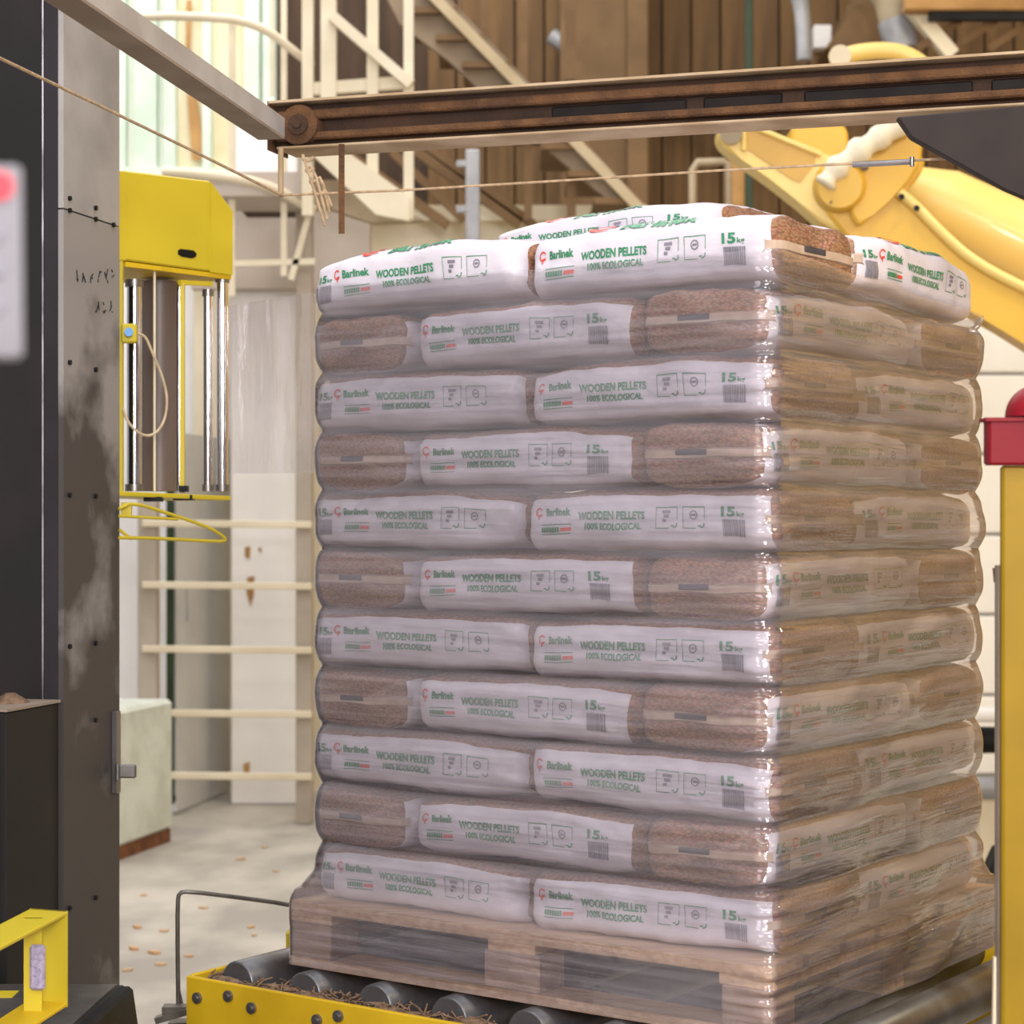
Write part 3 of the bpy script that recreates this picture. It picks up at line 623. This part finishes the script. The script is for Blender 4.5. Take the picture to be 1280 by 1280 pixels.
# ================================================================ roller conveyor
t = thing('roller_conveyor', 'yellow framed roller conveyor with dusty steel rollers carrying the pallet', 'conveyor', S(.4, .5, 0))
BZ = .529
TB, TF, SE = -.12, 1.28, 1.424
def sbox(bm, s0, s1, t0, t1, z0, z1, bev=0):
    hexa(bm, [S(s1, t0, z0), S(s0, t0, z0), S(s0, t1, z0), S(s1, t1, z0), S(s1, t0, z1), S(s0, t0, z1), S(s0, t1, z1), S(s1, t1, z1)], bev)
part('front_beam', lambda bm: sbox(bm, -1.2, SE, TB-.012, TB, BZ-.26, BZ, .003), M['beam_yellow'], t)
part('rear_beam', lambda bm: sbox(bm, -1.2, SE, TF, TF+.012, BZ-.26, BZ, .003), M['beam_yellow'], t)
part('end_beam', lambda bm: sbox(bm, SE-.012, SE, TB, TF, BZ-.2, BZ+.002, .003), M['beam_yellow'], t)
part('inner_rail', lambda bm: sbox(bm, -1.2, SE-.02, TB+.03, TB+.04, BZ-.2, BZ-.03), M['black'], t)
for s, tt in ((SE-.1, TB+.06), (-1.0, TB+.06), (SE-.1, TF-.05), (-1.0, TF-.05)):
    part('leg', lambda bm: sbox(bm, s-.05, s+.05, tt-.04, tt+.04, 0, BZ-.2, .004), M['yellow'], t)
s = SE-.10; k = 0
bm = bmesh.new(); L = TF-TB-.09
pr = [(0, .046), (.004, .050), (L-.004, .050), (L, .046)]
tube(bm, [Vector((0, a, 0)) for a, r in pr], [r for a, r in pr], 24); rme = mesh_of(bm, 'roller', M['roller'])
bm = bmesh.new(); tube(bm, [Vector((0, -.045, 0)), Vector((0, L+.035, 0))], .012, 10); xme = mesh_of(bm, 'roller_axle', M['steel'])
while s > -1.1:
    o = bpy.data.objects.new('roller', rme); COL.objects.link(o); o.parent = t
    o.location = S(s, TB+.05, ZR-.051)-Vector(t.location); o.rotation_euler = (0, 0, TH)
    o2 = bpy.data.objects.new('roller_axle', xme); COL.objects.link(o2); o2.parent = o
    s -= .20
bm = bmesh.new(); tube(bm, [Vector((0, 0, 0)), Vector((0, -.007, 0))], .013, 12); tube(bm, [Vector((0, -.007, 0)), Vector((0, -.012, 0))], .007, 10); bme2 = mesh_of(bm, 'bolt', M['steel'])
for s, dz in ((1.385, .045), (1.29, .028), (1.22, .045), (1.03, .045), (.97, .028), (.85, .045)):
    o = bpy.data.objects.new('bolt', bme2); COL.objects.link(o); o.parent = t
    o.location = S(s, TB-.012, BZ-dz)-Vector(t.location); o.rotation_euler = (0, 0, TH)
lg = part('lug', lambda bm: sbox(bm, SE-.02, SE+.0, .20, .28, BZ, BZ+.05, .008), M['yellow'], t)
part('lug_bolt', lambda bm: tube(bm, [S(SE+.0, .24, BZ+.028), S(SE+.012, .24, BZ+.028)], .010, 10), M['steel'], lg)
def chain(bm):
    random.seed(5)
    for j in range(3):
        pts = []
        for k in range(70):
            s = SE-.03-k*.035
            pts.append(S(s, TB+.022+.020*j+.006*math.sin(k*1.3+j*2), BZ-.022+.007*math.sin(k*.9+j)+.006*random.random()))
        tube(bm, pts, [.009+.006*random.random() for _ in pts], 8)
    for k in range(500):
        s = SE-.03-random.random()*2.3; p = S(s, TB+.012+random.random()*.075, BZ-.012+random.random()*.012)
        d = Vector((random.uniform(-1, 1), random.uniform(-1, 1), random.uniform(-.3, .6))).normalized()*.016
        tube(bm, [p-d, p+d], .0022, 4)
solo('sawdust_drift', 'drift of brown sawdust and fibres along the yellow conveyor beam', 'sawdust', chain, M['dust'], kind='stuff')

t = thing('guard_rod', 'bent steel rod guard standing at the end of the yellow conveyor', 'guard', P(222, 1290, 4.95))
part('rod', lambda bm: tube(bm, [P(x, y, z) for x, y, z in ((223, 1262, 4.95), (222, 1190, 4.95), (222, 1128, 4.95), (224, 1116, 4.95), (235, 1114, 4.95), (300, 1122, 5.0), (358, 1130, 5.06), (371, 1135, 5.06), (374, 1150, 5.06), (374, 1185, 5.06))], .0055, 10, smooth_path=1), M['wire'], t)
part('foot', lambda bm: (box(bm, P(222, 1262, 4.92), (.07, .04, .02)), bar(bm, P(195, 1275, 4.9), P(240, 1262, 4.9), .03, .015), prism(bm, [P(222, 1225, 4.95), P(230, 1260, 4.95), P(222, 1260, 4.95)], (0, .006, 0)),
     box(bm, P(225, 1268, 4.95)+Vector((0, 0, -.18)), (.05, .05, .33))), M['wire'], t)

# motor housing and sensor bracket, lower left
t = thing('floor_housing', 'dark grey metal housing with black rubber edge at the lower left', 'housing', (-1.15, 4.25, 0))
HZ = .53
part('body', lambda bm: hexa(bm, [Vector(p) for p in ((-1.6, 3.7, 0), (-.90, 3.7, 0), (-.86, 4.52, 0), (-1.6, 4.52, 0), (-1.6, 3.7, HZ), (-.90, 3.7, HZ), (-.86, 4.52, HZ), (-1.6, 4.52, HZ))], .004), M['cab'], t)
part('lid', lambda bm: hexa(bm, [Vector(p) for p in ((-1.6, 3.75, HZ), (-.915, 3.75, HZ), (-.875, 4.5, HZ), (-1.6, 4.5, HZ), (-1.6, 3.75, HZ+.006), (-.915, 3.75, HZ+.006), (-.875, 4.5, HZ+.006), (-1.6, 4.5, HZ+.006))]), M['steel'], t)
part('rubber_edge', lambda bm: hexa(bm, [Vector(p) for p in ((-.90, 3.7, HZ-.2), (-.855, 3.7, HZ-.2), (-.80, 4.46, HZ-.2), (-.86, 4.46, HZ-.2), (-.905, 3.7, HZ+.012), (-.875, 3.7, HZ+.012), (-.83, 4.46, HZ+.012), (-.865, 4.46, HZ+.012))], .008), M['black'], t)
part('yellow_label', lambda bm: box(bm, P(8, 1243, 4.4)+Vector((0, 0, .0)), (.04, .06, .003)), M['yellow'], t)
t = thing('sensor_bracket', 'yellow looped steel bracket holding a reflector at the lower left corner', 'bracket', (-.92, 3.9, HZ))
tz, bz = .792, .605
def strip(bm, z0, z1):
    hexa(bm, [Vector(p) for p in ((-1.05, 3.3, z0), (-.972, 3.3, z0), (-.873, 4.0, z0), (-.954, 4.03, z0), (-1.05, 3.3, z1), (-.972, 3.3, z1), (-.873, 4.0, z1), (-.954, 4.03, z1))], .002)
part('top_plate', lambda bm: strip(bm, tz-.008, tz), M['yellow'], t)
part('bottom_plate', lambda bm: strip(bm, bz, bz+.008), M['yellow_worn'], t)
part('end_plate', lambda bm: hexa(bm, [Vector(p) for p in ((-.954, 4.022, bz), (-.873, 3.992, bz), (-.873, 4.0, bz), (-.954, 4.03, bz), (-.954, 4.022, tz), (-.873, 3.992, tz), (-.873, 4.0, tz), (-.954, 4.03, tz))]), M['yellow'], t)
part('stay', lambda bm: bar(bm, Vector((-.925, 3.93, bz)), Vector((-.925, 3.93, tz)), .035, .006, up=(0, 1, 0)), M['yellow'], t)
rf = part('reflector', lambda bm: box(bm, Vector((-.913, 3.915, .70)), (.03, .012, .088), bev=.005), M['lav'], t)
part('screw', lambda bm: tube(bm, [Vector((-.9, 3.85, bz-.004)), Vector((-.9, 3.85, bz-.03))], .005, 8), M['steel'], t)
part('support', lambda bm: box(bm, Vector((-1.0, 3.5, (bz+HZ)/2+.003)), (.06, .06, bz-HZ-.006)), M['yellow'], t)

# ================================================================ pallet
t = thing('wooden_pallet', 'pale wooden pallet on the rollers under the wrapped bags', 'pallet', S(.59, .52, ZR))
ps0, ps1, pt0, pt1 = -.015, 1.20, -.03, 1.07
zb, zt = ZR, ZB
for k in range(3):
    tt = pt0+(.05 if k == 0 else ((pt1-pt0)/2 if k == 1 else pt1-pt0-.05))
    part('bottom_board', lambda bm: sbox(bm, ps0, ps1, tt-.05, tt+.05, zb, zb+.022, .002), M['wood'], t)
for i in range(3):
    s = (ps0+.055, (ps0+ps1)/2, ps1-.06)[i]
    for j in range(3):
        tt = (pt0+.05, (pt0+pt1)/2, pt1-.05)[j]
        hw = .055 if i != 1 else .07
        if i == 2: hw = .058
        part('block', lambda bm: sbox(bm, s-hw, s+hw, tt-.048, tt+.048, zb+.022, zb+.100, .003), M['woodblock'], t)
    part('stringer', lambda bm: sbox(bm, s-.06, s+.06, pt0+.001, pt1-.001, zb+.100, zb+.122, .002), M['wood'], t)
n = 7; wdt = (pt1-pt0-.05*(n-1)*.6)/n
for k in range(n):
    a = pt0+k*(pt1-pt0-wdt)/(n-1)
    part('deck_board', lambda bm: sbox(bm, ps0, ps1, a, a+wdt, zb+.122, zt, .002), M['wood'], t)

# ================================================================ pellet bags
BA, BB, BC = .30, .165, LH/2   # half length, width, height
def sup(v, n): return max(0., 1-abs(v)**n)**(1/n)
NX, NR = 40, 52
NYZ = 4.7
def base_pt(x, ang, nyz=NYZ):
    """x in -1..1, angle around the section"""
    hx = max(sup(x, 12), .02); wx = max(sup(x, 9), .02)
    hx *= .985+.03*(1-x*x) 
    c, s = math.cos(ang), math.sin(ang)
    r = (abs(c)**nyz+abs(s)**nyz)**(-1/nyz)
    return Vector((x*BA, c*r*BB*wx, s*r*BC*hx))
def disp(p, seed):
    q = p+Vector((seed*3.7, seed*1.3, 0))
    e = abs(p.x)/BA
    d = .008*noise.noise(q*8)+.004*noise.noise(q*24)-.003
    d += .004*max(0, (e-.72)/.28)*noise.noise(Vector((p.x*14, p.y*60, p.z*60))+Vector((seed*5, 0, 0)))
    nrm = Vector((0, p.y/BB**2, p.z/BC**2*.5)); nrm.normalize() if nrm.length > 1e-6 else None
    sag = -.005*(e**3)
    return p+nrm*d+Vector((.006*noise.noise(q*12+Vector((9, 9, 9)))*(e**6), 0, sag))

def bag_mesh(seed, lay, white_top):
    bm = bmesh.new(); rings = []
    xs = []
    for i in range(NX+1):
        u = -1+2*i/NX; xs.append(math.sin(u*math.pi/2)*.8+u*.2 if abs(u) < 1 else u)
    for x in xs:
        rings.append([bm.verts.new(disp(base_pt(x, 2*math.pi*(k+.5)/NR), seed)) for k in range(NR)])
    for i in range(NX):
        for k in range(NR):
            f = bm.faces.new((rings[i][k], rings[i+1][k], rings[i+1][(k+1) % NR], rings[i][(k+1) % NR])); f.smooth = True
            xm = (xs[i]+xs[i+1])/2; ang = 2*math.pi*(k+1)/NR; c = abs(math.cos(ang)); s_ = math.sin(ang)
            f.material_index = 0 if ((-.988 if lay == 'B' else -.957) < xm < (.957 if lay == 'B' else .988) and (c > .76 or s_ < 0 or white_top)) else 1
    for r, fl in ((rings[0], True), (rings[-1], False)):
        c = bm.verts.new(sum((v.co for v in r), Vector())/NR+Vector((-.002 if fl else .002, 0, 0)))
        for k in range(NR):
            f = bm.faces.new((r[k], r[(k+1) % NR], c) if fl else (r[(k+1) % NR], r[k], c)); f.material_index = 1; f.smooth = True
    return mesh_of(bm, 'body', [M['bag_white'], M['pellets']])

def on_side(x, z, seed, off=.0022):
    """bag surface on the -Y side at local x (m), z (m)"""
    xr = x/BA; hx = max(sup(xr, 12), .02)*(.985+.03*(1-xr*xr)); wx = max(sup(xr, 9), .02)
    zz = max(-.98, min(.98, z/(BC*hx)))
    y = -(1-abs(zz)**NYZ)**(1/NYZ)*BB*wx
    p = disp(Vector((x, y, z)), seed); p.y -= off
    return p

DG = None
def text_polys(txt, size, bold):
    cu = bpy.data.curves.new('t', 'FONT'); cu.body = txt; cu.size = size; cu.offset = bold; cu.resolution_u = 3
    ob = bpy.data.objects.new('t', cu); COL.objects.link(ob)
    dg = bpy.context.evaluated_depsgraph_get()
    me = bpy.data.meshes.new_from_object(ob.evaluated_get(dg))
    vs = [v.co.copy() for v in me.vertices]; fs = [tuple(p.vertices) for p in me.polygons]
    bpy.data.objects.remove(ob); bpy.data.curves.remove(cu); bpy.data.meshes.remove(me)
    mx = max(v.x for v in vs); mn = min(v.x for v in vs)
    my = max(v.y for v in vs)
    return [((v.x-mn)/(mx-mn), v.y/size) for v in vs], fs
TX = {k: text_polys(k, .02, .0007) for k in ('Barlinek', 'WOODEN PELLETS', '100% ECOLOGICAL', '15')}
TX['kg'] = text_polys('kg', .02, .0004)

def quad(vs, fs, x0, x1, y0, y1, n=1):
    for i in range(n):
        a = x0+(x1-x0)*i/n; b = x0+(x1-x0)*(i+1)/n
        k = len(vs); vs += [(a, y0), (b, y0), (b, y1), (a, y1)]; fs.append((k, k+1, k+2, k+3))
def txt(vs, fs, key, x0, x1, y, size):
    tv, tf = TX[key]; k = len(vs)
    vs += [(x0+(x1-x0)*a, y+size*b) for a, b in tv]; fs += [tuple(k+i for i in f) for f in tf]
def ring(vs, fs, cx, cy, r0, r1, a0=0, a1=2*math.pi, n=18, sx=1):
    k = len(vs)
    for i in range(n+1):
        a = a0+(a1-a0)*i/n
        vs += [(cx+r0*math.cos(a)*sx, cy+r0*math.sin(a)), (cx+r1*math.cos(a)*sx, cy+r1*math.sin(a))]
    for i in range(n): fs.append((k+2*i, k+2*i+1, k+2*i+3, k+2*i+2))

LAY = {  # fractions of the bag length
 'B': dict(logo=.075, brand=(.11, .215), badge=(.09, .215), title=(.245, .515), eco=(.275, .50), pic=((.56, .645), (.665, .75)), w=(.81, .895)),
 'A': dict(logo=.155, brand=(.185, .315), badge=(.19, .315), title=(.35, .63), eco=(.385, .61), pic=((.67, .755), (.775, .865)), w=(.05, .125))}
def prints(seed, lay):
    l = LAY[lay]; out = {}
    X = lambda f: (f-.5)*2*BA
    def fin(name, vs, fs, m):
        me = bpy.data.meshes.new(name); me.from_pydata([on_side(x, z, seed) for x, z in vs], [], fs); me.materials.append(M[m]); out[name] = me
    vs, fs = [], []; lx = X(l['logo'])
    ring(vs, fs, lx, .020, .0075, .0105, .5, 5.6); quad(vs, fs, lx-.0015, lx+.0015, .004, .016); quad(vs, fs, lx+.002, lx+.008, .012, .016)
    fin('logo_print', vs, fs, 'red')
    vs, fs = [], []; txt(vs, fs, 'Barlinek', X(l['brand'][0]), X(l['brand'][1]), .011, .022); fin('brand_print', vs, fs, 'green')
    vs, fs = [], []; b0, b1 = X(l['badge'][0]), X(l['badge'][1])
    quad(vs, fs, b0, b1, -.009, -.0075, 4); quad(vs, fs, b0, b1, -.0285, -.027, 4)
    x = b0+.001; random.seed(3)
    while x < b0+(b1-b0)*.62:
        ww = random.uniform(.004, .008); quad(vs, fs, x, x+ww, -.0235, -.0135); x += ww+.0012
    fin('badge_print', vs, fs, 'green')
    vs, fs = [], []; quad(vs, fs, b0+(b1-b0)*.66, b1, -.0225, -.0155, 3); fin('badge_stripe', vs, fs, 'red')
    vs, fs = [], []; txt(vs, fs, 'WOODEN PELLETS', X(l['title'][0]), X(l['title'][1]), .001, .0225)
    txt(vs, fs, '100% ECOLOGICAL', X(l['eco'][0]), X(l['eco'][1]), -.020, .0185); fin('title_print', vs, fs, 'green')
    vs, fs = [], []
    for p0, p1 in l['pic']:
        a, b = X(p0), X(p1)
        quad(vs, fs, a, b, .0245, .026, 3); quad(vs, fs, a, a+.0012, -.017, .0245); quad(vs, fs, a, a+(b-a)*.6, -.0185, -.017, 2)
        quad(vs, fs, b-.0012, b, 0, .0245)
        ring(vs, fs, b-.009, -.009, .006, .0085, -1.8, .3, 8); quad(vs, fs, b-.016, b-.009, -.014, -.0115)
    fin('pictogram_frame', vs, fs, 'green')
    for i, (p0, p1) in enumerate(l['pic']):
        vs, fs = [], []
        a, b = X(p0), X(p1); c = (a+b)/2
        if i: ring(vs, fs, c, .009, .007, .0095, n=14); quad(vs, fs, c-.005, c+.005, .007, .011)
        else:
            quad(vs, fs, c-.010, c+.009, .013, .019); quad(vs, fs, c-.007, c+.005, .004, .010); quad(vs, fs, c-.010, c-.002, -.005, .001)
        fin(('pictogram_print', 'ring_print')[i], vs, fs, 'greyink')
    vs, fs = [], []; w0, w1 = X(l['w'][0]), X(l['w'][1])
    txt(vs, fs, '15', w0, w0+(w1-w0)*.62, .008, .026); txt(vs, fs, 'kg', w0+(w1-w0)*.68, w1, .008, .014); fin('weight_print', vs, fs, 'green')
    vs, fs = [], []; x = w0+.002; random.seed(8)
    while x < w1-.003:
        ww = random.choice((.0016, .0024, .0036)); [quad(vs, fs, x, x+ww, -.036+.0062*q, -.036+.0062*(q+1)) for q in range(6)]; x += ww+random.choice((.0008, .0014))
    fin('barcode_print', vs, fs, 'greyink')
    return out

def end_parts(seed):
    out = {}
    for sg, key in ((-1, 'f'), (1, 'b')):
        bm = bmesh.new()
        # pale folded seam band across the end
        prev = None
        for k in range(25):
            y = -BB*.93+2*BB*.93*k/24
            x = 1.0
            w_ = (1-abs(y/BB)**9)**(1/9)
            xx = sg*(BA*min(1, w_)+.003)
            z = .004+.003*noise.noise(Vector((y*12, seed, sg)))-.006
            q = [bm.verts.new((xx*(1 if abs(y) < BB*.8 else .995), y, z+d)) for d in (-.007, .007)]
            q2 = [bm.verts.new((xx-sg*.01, y, z+d)) for d in (-.012, .012)]
            r = [q2[0], q[0], q[1], q2[1]]
            if prev:
                for a in range(3): bm.faces.new((prev[a], prev[a+1], r[a+1], r[a]))
            prev = r
        out['end_seam'+key] = mesh_of(bm, 'end_seam', M['seam'])
        bm = bmesh.new(); box(bm, (sg*(BA+.004), -.02*sg, .001), (.003, .075, .011), bev=.001)
        out['handle_slot'+key] = mesh_of(bm, 'handle_slot', M['slot'])
    return out

def top_prints(seed):
    out = {}
    def on_top(x, y):
        yy = y/BB; z = (1-abs(yy)**NYZ)**(1/NYZ)*BC*1.01
        p = disp(Vector((x, y, z)), seed); p.z += .0025
        return p
    def fin(name, vs, fs, m):
        me = bpy.data.meshes.new(name); me.from_pydata([on_top(x, y) for x, y in vs], [], fs); me.materials.append(M[m]); out[name] = me
    vs, fs = [], []; ring(vs, fs, -.12, -.135, .014, .020, .5, 5.6, 22, 1.6); quad(vs, fs, -.12, -.09, -.138, -.130); fin('top_logo_print', vs, fs, 'red')
    vs, fs = [], []; txt(vs, fs, 'Barlinek', -.07, .12, -.152, .045); fin('top_brand_print', vs, fs, 'green')
    return out
SEEDS = (1, 2, 3, 4)
BODY = {(s, l, wt): bag_mesh(s, l, wt) for s in SEEDS for l in 'AB' for wt in (False, True)}
PRINT = {(s, l): prints(s, l) for s in SEEDS for l in 'AB'}
TOPS = {s: top_prints(s) for s in SEEDS}
ENDS = {s: end_parts(s) for s in SEEDS}
ORD = ['top', 'second', 'third', 'fourth', 'fifth', 'sixth', 'seventh', 'eighth', 'ninth', 'tenth', 'bottom']

def place_bag(layer, s0, s1, t0, t1, along, lay, label, ends='', dz=0, tilt=(0, 0), printed=True, zs=1.035):
    """layer 0 = top; s0..s1,t0..t1 footprint; along 'u' or 'v'"""
    seed = random.choice(SEEDS); c = ((s0+s1)/2, (t0+t1)/2)
    z = ZB+(NL-1-layer)*LH+LH/2+dz
    o = thing('pellet_bag', label, 'bag', (0, 0, 0), 'pellet bags stacked on the pallet')
    j = lambda a: random.uniform(-a, a)
    o.location = S(c[0]+j(.003), c[1]+j(.002), z)
    o.rotation_euler = (tilt[0]+j(.012), tilt[1]+j(.012), TH+(math.pi/2 if along == 'v' else 0)+j(.012))
    lu, lv = (abs(s1-s0), abs(t1-t0)) if along == 'u' else (abs(t1-t0), abs(s1-s0))
    o.scale = (lu/(2*BA), lv/(2*BB), zs)
    def ch(me, nm):
        c_ = bpy.data.objects.new(nm, me); COL.objects.link(c_); c_.parent = o
    ch(BODY[(seed, 'A' if layer < 0 else lay, layer <= 0)], 'body')
    if printed:
        for nm, me in PRINT[(seed, lay)].items(): ch(me, nm)
    if layer <= 0 and printed:
        for nm, me in TOPS[seed].items(): ch(me, nm)
    for e in ends:
        ch(ENDS[seed]['end_seam'+e], 'end_seam'); ch(ENDS[seed]['handle_slot'+e], 'handle_slot')
    return o

random.seed(21)
for k in range(NL):
    nm = ORD[k]+' layer'
    if k % 2 == 0:
        a, b = .592+random.uniform(-.006, .006), 1.168+random.uniform(-.008, .008)
        place_bag(k, .0, a-.006, 0, .40, 'u', 'B', f'white pellet bag lying lengthwise in the {nm}, by the near corner', 'b', tilt=(0, -.012 if k == 0 else 0), zs=1.12 if k == 0 else 1.035, dz=.006 if k == 0 else 0)
        place_bag(k, a+.006, b+.006, 0, .38, 'u', 'A', f'white pellet bag lying lengthwise in the {nm}, at the film carriage end', '', tilt=(0, -.02 if k == 0 else 0), zs=1.1 if k == 0 else 1.035, dz=.008 if k == 0 else 0)
        place_bag(k, .004, .36, .41, 1.058, 'v', 'A', f'white pellet bag on the side face of the {nm}, behind the corner bag', 'f', dz=.014 if k == 0 else 0, zs=1.08 if k == 0 else 1.035, tilt=(0, .02 if k == 0 else 0))
        place_bag(k, b-.34, b-.01, .40, 1.02, 'v', 'A', f'pellet bag in the {nm} behind the one at the carriage end', '', printed=False)
        if k == 0:
            place_bag(k, .375, .80, .42, .80, 'u', 'A', 'white pellet bag filling the middle of the top layer', '', printed=False, dz=-.012)
            place_bag(-1, .37, .99, .43, .80, 'u', 'B', 'white pellet bag lying highest, on top of the whole stack', '', zs=.84, dz=.0, tilt=(0, -.022))
    else:
        a, b = .312+random.uniform(-.008, .008), .893+random.uniform(-.008, .008)
        place_bag(k, .0, a-.004, 0, .685, 'v', 'A', f'pellet bag with brown end to the front, {nm}, near corner', 'f')
        place_bag(k, a+.004, b-.004, 0, .36, 'u', 'B', f'white pellet bag lying lengthwise in the middle of the {nm}', '')
        place_bag(k, b+.004, 1.172, 0.005, .63, 'v', 'A', f'pellet bag with brown end to the front, {nm}, film carriage end', 'f', printed=False)
        place_bag(k, .0, .57, .695, 1.056, 'u', 'B', f'pellet bag with end on the side face, {nm}, behind the corner bag', 'b', printed=False)

# ================================================================ stretch film
def rrect(s0, s1, t0, t1, r, n=9, m=26):
    """closed outline, starts at the back end of the left side, runs along front to the side face"""
    pts = []
    def seg(a, b, k): 
        for i in range(k): pts.append((a[0]+(b[0]-a[0])*i/k, a[1]+(b[1]-a[1])*i/k))
    def arc(cx, cy, a0, k=n):
        for i in range(k): 
            a = a0+math.pi/2*i/k; pts.append((cx+r*math.cos(a), cy+r*math.sin(a)))
    # s is mirrored: go from (s1,t1) down left side to (s1,t0), front to (s0,t0), side to (s0,t1), back
    seg((s1, t1-r), (s1, t0+r), m); arc(s1-r, t0+r, 0) if False else None
    for i in range(n):
        a = math.pi/2*i/n; pts.append((s1-r+r*math.cos(a), t0+r-r*math.sin(a)))
    seg((s1-r, t0), (s0+r, t0), m)
    for i in range(n):
        a = math.pi/2*i/n; pts.append((s0+r-r*math.sin(a), t0+r-r*math.cos(a)))
    seg((s0, t0+r), (s0, t1-r), m)
    for i in range(n):
        a = math.pi/2*i/n; pts.append((s0+r-r*math.cos(a), t1-r+r*math.sin(a)))
    seg((s0+r, t1), (s1-r, t1), m)
    for i in range(n):
        a = math.pi/2*i/n; pts.append((s1-r+r*math.sin(a), t1-r+r*math.cos(a)))
    return pts
def film(bm):
    uvl = bm.loops.layers.uv.new('UVMap'); rows = []
    nz = 300
    for i in range(nz+1):
        f = i/nz; row = []; u = 0; prev = None
        z0 = ZR+.004
        ztop = ZB+NL*LH-.07
        zc = z0+(ztop-z0)*f
        lay = (zc-ZB)/LH; fr = lay-math.floor(lay)
        if lay < 0: ex = (.024, .045, .040, .045); bul = 0
        else:
            k = min(1, lay/.6); k = k*k*(3-2*k)
            ex = (.024*(1-k)+.010*k, .045*(1-k)+.008*k, .040*(1-k)+.010*k, .045*(1-k)+.006*k)
            bul = -.012*abs(2*fr-1)**3*k
        rr = .022 if lay < .2 else .042
        for j, (s, t_) in enumerate(rrect(-ex[0]-bul, 1.160+ex[1]+bul, -ex[2]-bul, 1.04+ex[3]+bul, rr)):
            edge = noise.noise(Vector((s*5, t_*5, 1)))*.012
            zz = zc+(edge-.045*max(0, t_)*(1 if s < .3 else .3)*max(0, (f-.93)/.07))*f
            p = S(s, t_, zz)
            near = math.exp(-((s)**2+(t_)**2)/.07**2)
            d = .0025*noise.noise(Vector((s*7, t_*7, zz*26)))+near*.015*noise.noise(Vector((s*9, t_*9, zz*70)))
            # slack folds on the side face
            if s < .05: d += .028*max(0, noise.noise(Vector((t_*2.6, zz*11-t_*3, 7))))*min(1, t_*3)*(1.3-f)+.004*noise.noise(Vector((t_*16, zz*14, 2)))*min(1, t_*4)
            dirc = Vector((-EU.x*(s-.55)-0, -EU.y*(s-.55), 0))+Vector((EV.x*(t_-.5), EV.y*(t_-.5), 0)); dirc.normalize()
            p += dirc*d
            if prev is not None: u += (Vector((p.x, p.y))-prev).length
            prev = Vector((p.x, p.y))
            row.append((bm.verts.new(p), u, zz))
        rows.append(row)
    n = len(rows[0])
    for a, b in zip(rows, rows[1:]):
        for j in range(n):
            k = (j+1) % n
            f = bm.faces.new((a[j][0], a[k][0], b[k][0], b[j][0])); f.smooth = True
            ul = a[j][1]+.05 if k == 0 else a[k][1]
            for lp, uvv in zip(f.loops, ((a[j][1], a[j][2]), (ul, a[k][2]), (ul, b[k][2]), (b[j][1], b[j][2]))): lp[uvl].uv = uvv
t = thing('stretch_wrap', 'clear stretch film wrapped around the stacked pellet bags and fed from the carriage', 'film', S(.58, .5, ZR))
part('wrapped_film', film, M['film'], t)
def web(bm):
    uvl = bm.loops.layers.uv.new('UVMap')
    a_t, a_b = Cc(284, 382, .0), Cc(284, 592, .0)
    e = S(1.20, .30, 0)
    b_t = Vector((e.x, e.y, CH+(HOR-352)*e.y/F)); b_b = Vector((e.x, e.y, CH+(HOR-590)*e.y/F))
    nu, nv = 40, 30; g = []
    d = (Vector((b_t.x, b_t.y))-Vector((a_t.x, a_t.y))).normalized(); n2 = Vector((-d.y, d.x, 0))
    for i in range(nu+1):
        r = []
        for j in range(nv+1):
            u, v = i/nu, j/nv
            p = a_b.lerp(a_t, v).lerp(b_b.lerp(b_t, v), u)
            p += n2*(.010*math.sin(u*math.pi)*noise.noise(Vector((u*9+v*.6, v*1.2, 3)))+.004*noise.noise(Vector((u*22, v*3, 1)))*math.sin(u*math.pi))
            r.append((bm.verts.new(p), u*.25, v*.5))
        g.append(r)
    for i in range(nu):
        for j in range(nv):
            q = (g[i][j], g[i+1][j], g[i+1][j+1], g[i][j+1]); f = bm.faces.new([x[0] for x in q]); f.smooth = True
            for lp, x in zip(f.loops, q): lp[uvl].uv = (x[2]*.9, x[1])
part('film_web', web, M['web'], t, 'hazy free sheet of film between carriage and load')
